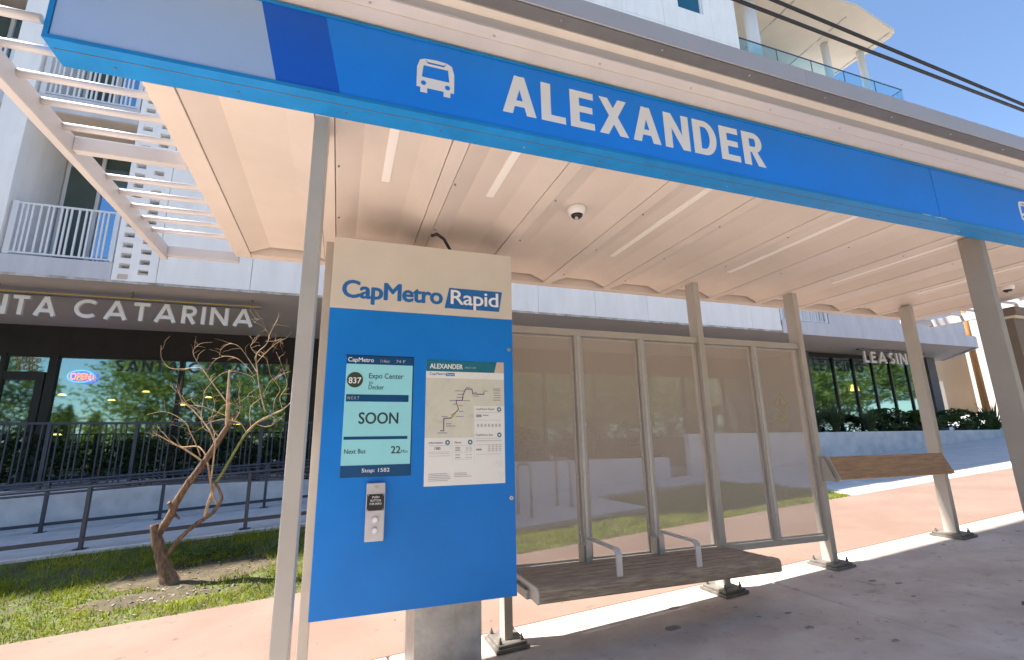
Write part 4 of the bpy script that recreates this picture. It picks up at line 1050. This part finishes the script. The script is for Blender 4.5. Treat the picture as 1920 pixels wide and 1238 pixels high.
# ------------------------------------------------------------------ plants
def foliage(b, cx, cy, cz, rx, ry, rz, n, size, seed=0, flat=.5):
    rn = random.Random(seed)
    clumps = [(Vector((rn.gauss(0, .5), rn.gauss(0, .5), rn.uniform(-.8, .9))), rn.uniform(.25, .5)) for _ in range(14)]
    for i in range(n):
        c, r = clumps[rn.randrange(len(clumps))]
        d = Vector((rn.gauss(0, 1), rn.gauss(0, 1), rn.gauss(0, 1))).normalized()*r*rn.uniform(.6, 1.05)
        p = c+d
        if p.length > 1.15: p *= 1.1/p.length
        P = Vector((cx+p.x*rx, cy+p.y*ry, cz+p.z*rz))
        u = Vector((rn.gauss(0, 1), rn.gauss(0, 1), rn.gauss(0, flat))).normalized(); w = u.orthogonal().normalized(); w.rotate(Matrix.Rotation(rn.uniform(0, 6.28), 3, u))
        s = size*rn.uniform(.6, 1.3)
        b.add([P-u*s, P+w*s*.42, P+u*s, P-w*s*.42], [(0,1,2,3)])
    return b
spots = [(-7.6, 12.3, .95), (-6.1, 12.0, 1.0), (-4.6, 12.4, .9), (-3.2, 12.0, 1.05), (-1.7, 12.3, .85), (-.3, 12.1, .9), (4.2, 12.0, 1.15), (6.4, 12.2, 1.0), (8.0, 12.0, 1.2)]
labs = ['dark shrub behind the patio fence below the gold suite number', 'dark shrub behind the patio fence below the OPEN sign', 'dark shrub behind the fence left of the bare tree trunk', 'dark shrub behind the fence directly behind the bare tree', 'dark shrub behind the fence right of the bare tree', 'dark shrub behind the fence hidden mostly by the front shelter post', 'dark shrub seen dimly through the first perforated panel right of the kiosk', 'dark shrub seen dimly through the second perforated panel', 'dark shrub seen dimly through the third perforated panel']
for i, (x, yy, h) in enumerate(spots):
    t = thing('shrub', labs[i], 'shrub', (x, yy, .79), 'shrubs on the shop patio')
    foliage(MB(), x, yy, .79+h*.52, .85, .4, h*.55, 1500, .055, i).build('foliage', 'shrub_leaf', t)
    st = MB()
    for a in range(4): st.tube([(x, yy, .78), (x+.25*math.cos(a*1.7), yy+.15*math.sin(a*1.7), .79+h*.6)], [.02, .008], 6)
    st.build('stem', 'bark', t)
# planter plants on the right
def strappy(x, y, z, n, L, lab, seed, w=.02, m='blade_leaf', spread=.7, cat='plant', nm='grass_plant'):
    rn = random.Random(seed); t = thing(nm, lab, cat, (x, y, z), 'plants in the long planter')
    b = MB()
    for i in range(n):
        a = rn.uniform(0, 6.283); s = rn.uniform(.15, 1)*spread; l = L*rn.uniform(.65, 1.1); prev = []
        ww = w*rn.uniform(.7, 1.2); dx, dy = math.cos(a), math.sin(a); px, py = -dy*ww, dx*ww
        for k in range(5):
            u = k/4; r = .05+s*l*u*(1 if m != 'blade_leaf' else u**.7); zz = z+l*(u-(.45*s*u*u)); f = (1-u)**.6
            prev.append(((x+dx*r-px*f, y+dy*r-py*f, zz), (x+dx*r+px*f, y+dy*r+py*f, zz)))
        V = [p for pr_ in prev for p in pr_]
        b.add(V, [(2*k, 2*k+1, 2*k+3, 2*k+2) for k in range(4)])
    b.build('leaves', m, t)
    MB().tube([(x, y, z-.05), (x, y, z+.10)], [.06, .03], 8).build('crown', 'bark', t)
zp = 1.58
strappy(14.2, 11.6, zp, 150, 1.15, 'arching strappy grass beside the last perforated panel', 1)
strappy(15.3, 11.7, zp, 150, 1.25, 'arching strappy grass left of the wide round bushes below the LEASING sign', 2)
strappy(16.6, 11.5, zp, 130, 1.0, 'small arching grass in front of the leafy bush under the letter L', 3)
strappy(24.0, 11.9, zp, 60, 1.3, 'spiky yucca with stiff pale leaves at the right end of the planter', 4, w=.035, spread=1.0, nm='yucca', m='planter_leaf')
bl = [(17.9, 11.8, .75, .62, 'leafy dark bush in the planter under the LEASING letters'), (19.4, 11.7, .8, .55, 'leafy dark bush half hidden by the pink lit shelter post'), (21.4, 11.7, .95, .60, 'rounded green bush right of the pink lit shelter post'), (22.8, 11.8, .8, .65, 'rounded green bush next to the spiky yucca'), (12.6, 11.7, .7, .6, 'leafy bush seen dimly through the last perforated panel'), (10.2, 11.7, .8, .7, 'leafy bush seen dimly through the middle perforated panels')]
for i, (x, yy, r, h, lab) in enumerate(bl):
    t = thing('bush', lab, 'bush', (x, yy, zp), 'plants in the long planter')
    foliage(MB(), x, yy, zp+h*.62, r, .5, h*.72, 1700, .06, 20+i).build('foliage', 'planter_leaf', t)
    st = MB()
    for a in range(4): st.tube([(x, yy, zp-.02), (x+.3*math.cos(a*1.7), yy+.2*math.sin(a*1.7), zp+h*.7)], [.02, .008], 6)
    st.build('stem', 'bark', t)

# ------------------------------------------------------------------ bare tree
tr = thing('bare_tree', 'small leaning leafless tree with pruned limbs on the grass bank', 'tree', (TREE.x, TREE.y, lawn_z(TREE.x, TREE.y)))
TP = {}
PIX = 36.0/1920.0
def px(u, v, y):      # measured limb positions on the plane of the tree, metres
    d = rt2*((u-960)/907.0) - up2*((v-619)/907.0) + fw
    return Vector((0, 0, 1.5)) + d*(y/d.y)
def limb(pts, rs, name, m, par=tr, n=10):
    P = [px(*p) for p in pts]
    # smooth by subdividing with Catmull-Rom
    out, ro = [], []
    for i in range(len(P)-1):
        p0, p1, p2, p3 = P[max(i-1, 0)], P[i], P[i+1], P[min(i+2, len(P)-1)]
        for k in range(5):
            t = k/5; out.append(.5*((2*p1)+(-p0+p2)*t+(2*p0-5*p1+4*p2-p3)*t*t+(-p0+3*p1-3*p2+p3)*t**3)); r_ = rs[i]+(rs[i+1]-rs[i])*t
            ro.append(r_*(1+.16*noise.noise(out[-1]*17)))
    out.append(P[-1]); ro.append(rs[-1])
    return MB().tube(out, ro, n).build(name, m, par), out
limb([(322, 1100, 7.36), (312, 1075, 7.37), (301, 1040, 7.38), (293, 1005, 7.40), (289, 983, 7.41)], [.125, .080, .064, .058, .042], 'trunk', 'bark', n=16)
limb([(292, 1008, 7.40), (311, 980, 7.40), (324, 958, 7.38), (329, 944, 7.37), (354, 905, 7.33), (381, 870, 7.3), (411, 824, 7.27), (445, 773, 7.23)], [.045, .045, .047, .042, .040, .040, .036, .030], 'limb', 'bark', n=12)
limb([(324, 958, 7.38), (320, 947, 7.36), (316, 942, 7.34)], [.03, .026, .024], 'stub', 'bark')
limb([(329, 966, 7.38), (336, 973, 7.34)], [.018, .012], 'stub', 'bark')
limb([(426, 802, 7.25), (428, 745, 7.25), (430, 694, 7.25)], [.028, .022, .006], 'limb', 'bark_pale')
_, l2 = limb([(310, 1045, 7.38), (335, 1012, 7.33), (365, 985, 7.30), (395, 965, 7.28), (408, 950, 7.26), (416, 935, 7.25), (411, 918, 7.25), (403, 905, 7.25)], [.028, .026, .025, .023, .020, .017, .015, .014], 'limb', 'bark', n=10)
limb([(383, 972, 7.29), (389, 950, 7.30), (397, 928, 7.30), (404, 905, 7.28)], [.020, .020, .020, .018], 'limb', 'bark_pale')
limb([(404, 906, 7.27), (420, 882, 7.25), (437, 852, 7.2), (455, 822, 7.15), (462, 812, 7.12)], [.018, .017, .016, .015, .014], 'limb', 'bark_green')
limb([(462, 812, 7.12), (480, 794, 7.1), (505, 780, 7.05), (530, 768, 7.0), (548, 752, 6.95)], [.015, .013, .011, .008, .004], 'limb', 'bark_pale')
limb([(408, 948, 7.26), (400, 930, 7.27), (394, 900, 7.28), (390, 872, 7.28), (384, 862, 7.3)], [.014, .013, .012, .012, .010], 'limb', 'bark_pale')
limb([(395, 905, 7.28), (398, 880, 7.25), (402, 850, 7.2), (404, 822, 7.2)], [.010, .010, .008, .006], 'limb', 'bark_pale')
A = []
def br(pts, r0, r1=.002, m='bark_pale'):
    n_ = len(pts); o, pp = limb(pts, [.85*(r0+(r1-r0)*i/(n_-1)) for i in range(n_)], 'branch', m, n=6); A.append((pp, r0, r1))
br([(384, 868, 7.3), (350, 845, 7.2), (325, 832, 7.15), (300, 818, 7.1), (289, 812, 7.1)], .015, .003)
br([(388, 858, 7.3), (372, 838, 7.35), (340, 838, 7.4), (318, 825, 7.4), (295, 800, 7.4)], .012)
br([(405, 835, 7.28), (395, 812, 7.3), (380, 790, 7.35), (360, 768, 7.4), (342, 752, 7.4), (333, 730, 7.4), (331, 722, 7.4)], .015)
br([(380, 790, 7.35), (372, 770, 7.3), (352, 758, 7.25), (340, 742, 7.2), (318, 722, 7.2)], .009)
br([(376, 856, 7.3), (366, 830, 7.2), (355, 808, 7.15), (350, 795, 7.1), (330, 780, 7.1), (305, 772, 7.1), (275, 778, 7.1)], .009)
br([(425, 755, 7.25), (405, 728, 7.3), (392, 710, 7.3), (375, 690, 7.35), (345, 692, 7.4), (318, 690, 7.4), (303, 672, 7.4), (302, 648, 7.4)], .010)
br([(392, 710, 7.3), (372, 682, 7.2), (362, 660, 7.2), (375, 645, 7.2), (398, 642, 7.2)], .006)
br([(424, 780, 7.25), (400, 770, 7.2), (378, 762, 7.2), (352, 760, 7.2)], .006)
br([(462, 812, 7.12), (452, 795, 7.1), (438, 790, 7.1), (420, 786, 7.1), (395, 792, 7.1), (382, 800, 7.1)], .007)
br([(497, 772, 7.05), (488, 735, 7.1), (483, 700, 7.1), (481, 665, 7.1), (500, 645, 7.1), (508, 622, 7.1), (520, 600, 7.1), (522, 588, 7.1)], .011)
br([(481, 665, 7.1), (470, 650, 7.05), (478, 640, 7.05), (487, 628, 7.05)], .006)
br([(482, 680, 7.1), (492, 668, 7.15), (510, 650, 7.2), (525, 641, 7.2), (532, 650, 7.2)], .006)
br([(498, 640, 7.1), (512, 640, 7.1), (525, 638, 7.1), (531, 645, 7.1)], .004)
br([(483, 700, 7.1), (465, 672, 7.2), (448, 650, 7.2), (430, 645, 7.2), (415, 655, 7.2), (411, 668, 7.2)], .005)
br([(477, 705, 7.1), (455, 680, 7.15), (435, 669, 7.2), (410, 671, 7.2), (395, 685, 7.2), (387, 700, 7.2)], .005)
br([(530, 768, 7.0), (525, 745, 7.0), (538, 722, 7.0), (530, 690, 7.0), (518, 660, 7.0)], .007)
br([(512, 778, 7.05), (515, 750, 7.05), (525, 730, 7.05), (508, 705, 7.05), (500, 675, 7.05), (490, 668, 7.05)], .006)
br([(470, 800, 7.1), (468, 775, 7.1), (472, 760, 7.1), (490, 745, 7.1), (510, 712, 7.1), (545, 696, 7.1)], .007)
br([(480, 795, 7.1), (495, 800, 7.1), (512, 796, 7.1), (514, 782, 7.1)], .005)
br([(438, 790, 7.15), (450, 770, 7.15), (448, 740, 7.15), (450, 718, 7.15), (438, 700, 7.15)], .005)
br([(395, 812, 7.3), (380, 800, 7.2), (378, 775, 7.2), (382, 745, 7.2), (385, 732, 7.2), (412, 703, 7.2), (440, 697, 7.2), (470, 705, 7.2), (478, 715, 7.2)], .005)
br([(398, 840, 7.3), (402, 815, 7.35), (395, 790, 7.4), (402, 760, 7.4), (397, 735, 7.4)], .006)
br([(412, 822, 7.27), (396, 800, 7.2), (392, 785, 7.2), (405, 778, 7.2), (420, 760, 7.2), (440, 758, 7.2), (458, 748, 7.2), (466, 742, 7.2)], .005)
br([(500, 645, 7.1), (505, 630, 7.0), (492, 612, 7.0), (478, 604, 7.0), (492, 597, 7.0)], .003, .0012)
rn = random.Random(5); tw = MB()
for pp, r0, r1 in A:
    for _ in range(6):
        i = rn.randrange(int(len(pp)*.25), len(pp)-1); p = pp[i].copy(); d = (pp[i+1]-pp[i]).normalized()
        d = (d+Vector((rn.gauss(0, .8), rn.gauss(0, .5), rn.gauss(.25, .6)))).normalized(); L = rn.uniform(.06, .24); pts = [p]
        for k in range(5):
            d = (d+Vector((rn.gauss(0, .28), rn.gauss(0, .2), rn.gauss(0, .28)))).normalized(); p = p+d*L/5; pts.append(p)
        tw.tube(pts, [.0026-.00036*k for k in range(6)], 4, caps=False)
tw.build('twigs', 'bark_pale', tr)['kind'] = 'stuff'

# ------------------------------------------------------------------ far right: pole, cables, buildings
up_ = thing('utility_pole', 'orange brown wooden utility pole beyond the corner of the apartment building', 'utility pole', (28.6, 14.3, g(28.6)))
MB().tube([(28.6, 14.3, g(28.6)-.1), (28.55, 14.3, 6), (28.5, 14.3, 9.4)], [.15, .13, .11], 12).build('pole', 'pole_wood', up_)
MB().box(27.8, 29.3, 14.22, 14.30, 8.6, 8.72).build('crossarm', 'pole_wood', up_)
def cable(name, lab, p, q_, sag, r, grp):
    p, q_ = Vector(p), Vector(q_); pts = []
    for i in range(25):
        u = i/24; v = p.lerp(q_, u); v.z -= sag*4*u*(1-u); pts.append(v)
    o = MB().tube(pts, r, 8).build(name, 'cable_black'); tag(o, lab, 'cable', grp)
cable('overhead_cable', 'upper of two black overhead cables crossing the blue sky', (-6, 6.0, 11.24), (45, 6.0, 8.43), .0, .037, 'overhead cables')
cable('overhead_cable', 'lower of two black overhead cables crossing the blue sky', (-6, 6.0, 10.54), (45, 6.0, 8.86), .0, .037, 'overhead cables')
fb = thing('far_building', 'beige block with external ladder beyond the apartment building', 'building', (46, 26, 2))
MB().box(38, 52, 25, 34, 1, 9.0).build('wall', 'far_beige', fb)
MB().box(38.2, 42.5, 23.5, 24.99, 1.5, 5.4).build('annex', 'far_white', fb)
for zz in range(9): MB().box(39.6, 40.4, 24.86, 24.90, 5.6+.32*zz, 5.64+.32*zz).build('ladder_rung', 'gutter_dark', fb)
for x in (39.6, 40.4): MB().box(x, x+.05, 24.85, 24.91, 5.42, 8.6).build('ladder_rail', 'gutter_dark', fb)
MB().rect_y(43.2, 43.9, 6.3, 7.3, 24.98).build('window', 'print_tan', fb)
fb = thing('far_building', 'bright white building at the right beyond the orange pole', 'building', (50, 22, 2))
MB().box(44.6, 70, 19, 22.8, 1, 12.5).build('wall', 'far_white', fb)
for x in (45.2, 48): 
    for zz in (4.3, 8.2): MB().box(x, x+1.0, 18.95, 18.999, zz, zz+1.5).build('window', 'window_blue', fb)
MB().box(44.6, 70, 18.9, 18.999, 3.6, 3.8).build('ledge', 'far_beige', fb)

# trees and houses across the street: what the shop windows mirror
def mass(b, x, y, h, r, seed, cone):
    rn = random.Random(seed)
    for i in range(int(1700*h/6)):
        u = rn.random()**.8; z = h*(.12+.88*u); rr = r*((1-u)**.75 if cone else math.sin(math.pi*min(1, .12+u*.86))**.6)*(1+.35*math.sin(z*3+seed)+.2*rn.gauss(0, 1)); a = rn.uniform(0, 6.283); k = math.sqrt(rn.random())
        P = Vector((x+rr*k*math.cos(a), y+rr*k*math.sin(a), g(x)+z)); s = rn.uniform(.09, .22)
        u_ = Vector((rn.gauss(0, 1), rn.gauss(0, 1), rn.gauss(0, .6))).normalized(); w = u_.orthogonal().normalized()
        b.add([P-u_*s, P+w*s*.5, P+u_*s, P-w*s*.5], [(0,1,2,3)])
b = MB(); rn = random.Random(11)
for i in range(51):
    x = -46+i*1.55+rn.uniform(-.6, .6)
    low = -20.5 < x < -15.5
    mass(b, x, -13+rn.uniform(-3.5, 2.5), rn.uniform(5.0, 7.2) if low else rn.uniform(8.5, 12), rn.uniform(1.3, 1.9) if low else rn.uniform(2.2, 3.2), i, low)
for i in range(21):
    mass(b, 29+i*2.1+rn.uniform(-.8, .8), -13+rn.uniform(-3, 3), rn.uniform(9, 13), rn.uniform(2.2, 3.2), 60+i, i % 2 == 0)
for i in range(9000):
    x = rn.uniform(-50, 62); P = Vector((x, -16.5+rn.uniform(-1, 1), g(x)+4.2*rn.random()**.9)); s = rn.uniform(.14, .34)
    u_ = Vector((rn.gauss(0, 1), rn.gauss(0, .5), rn.gauss(0, .8))).normalized(); w = u_.orthogonal().normalized()
    b.add([P-u_*s, P+w*s*.6, P+u_*s, P-w*s*.6], [(0,1,2,3)])
tag(b.build('street_trees', 'street_tree_leaf'), 'row of sunlit trees across the street mirrored in the shop windows', 'trees', kind='stuff')
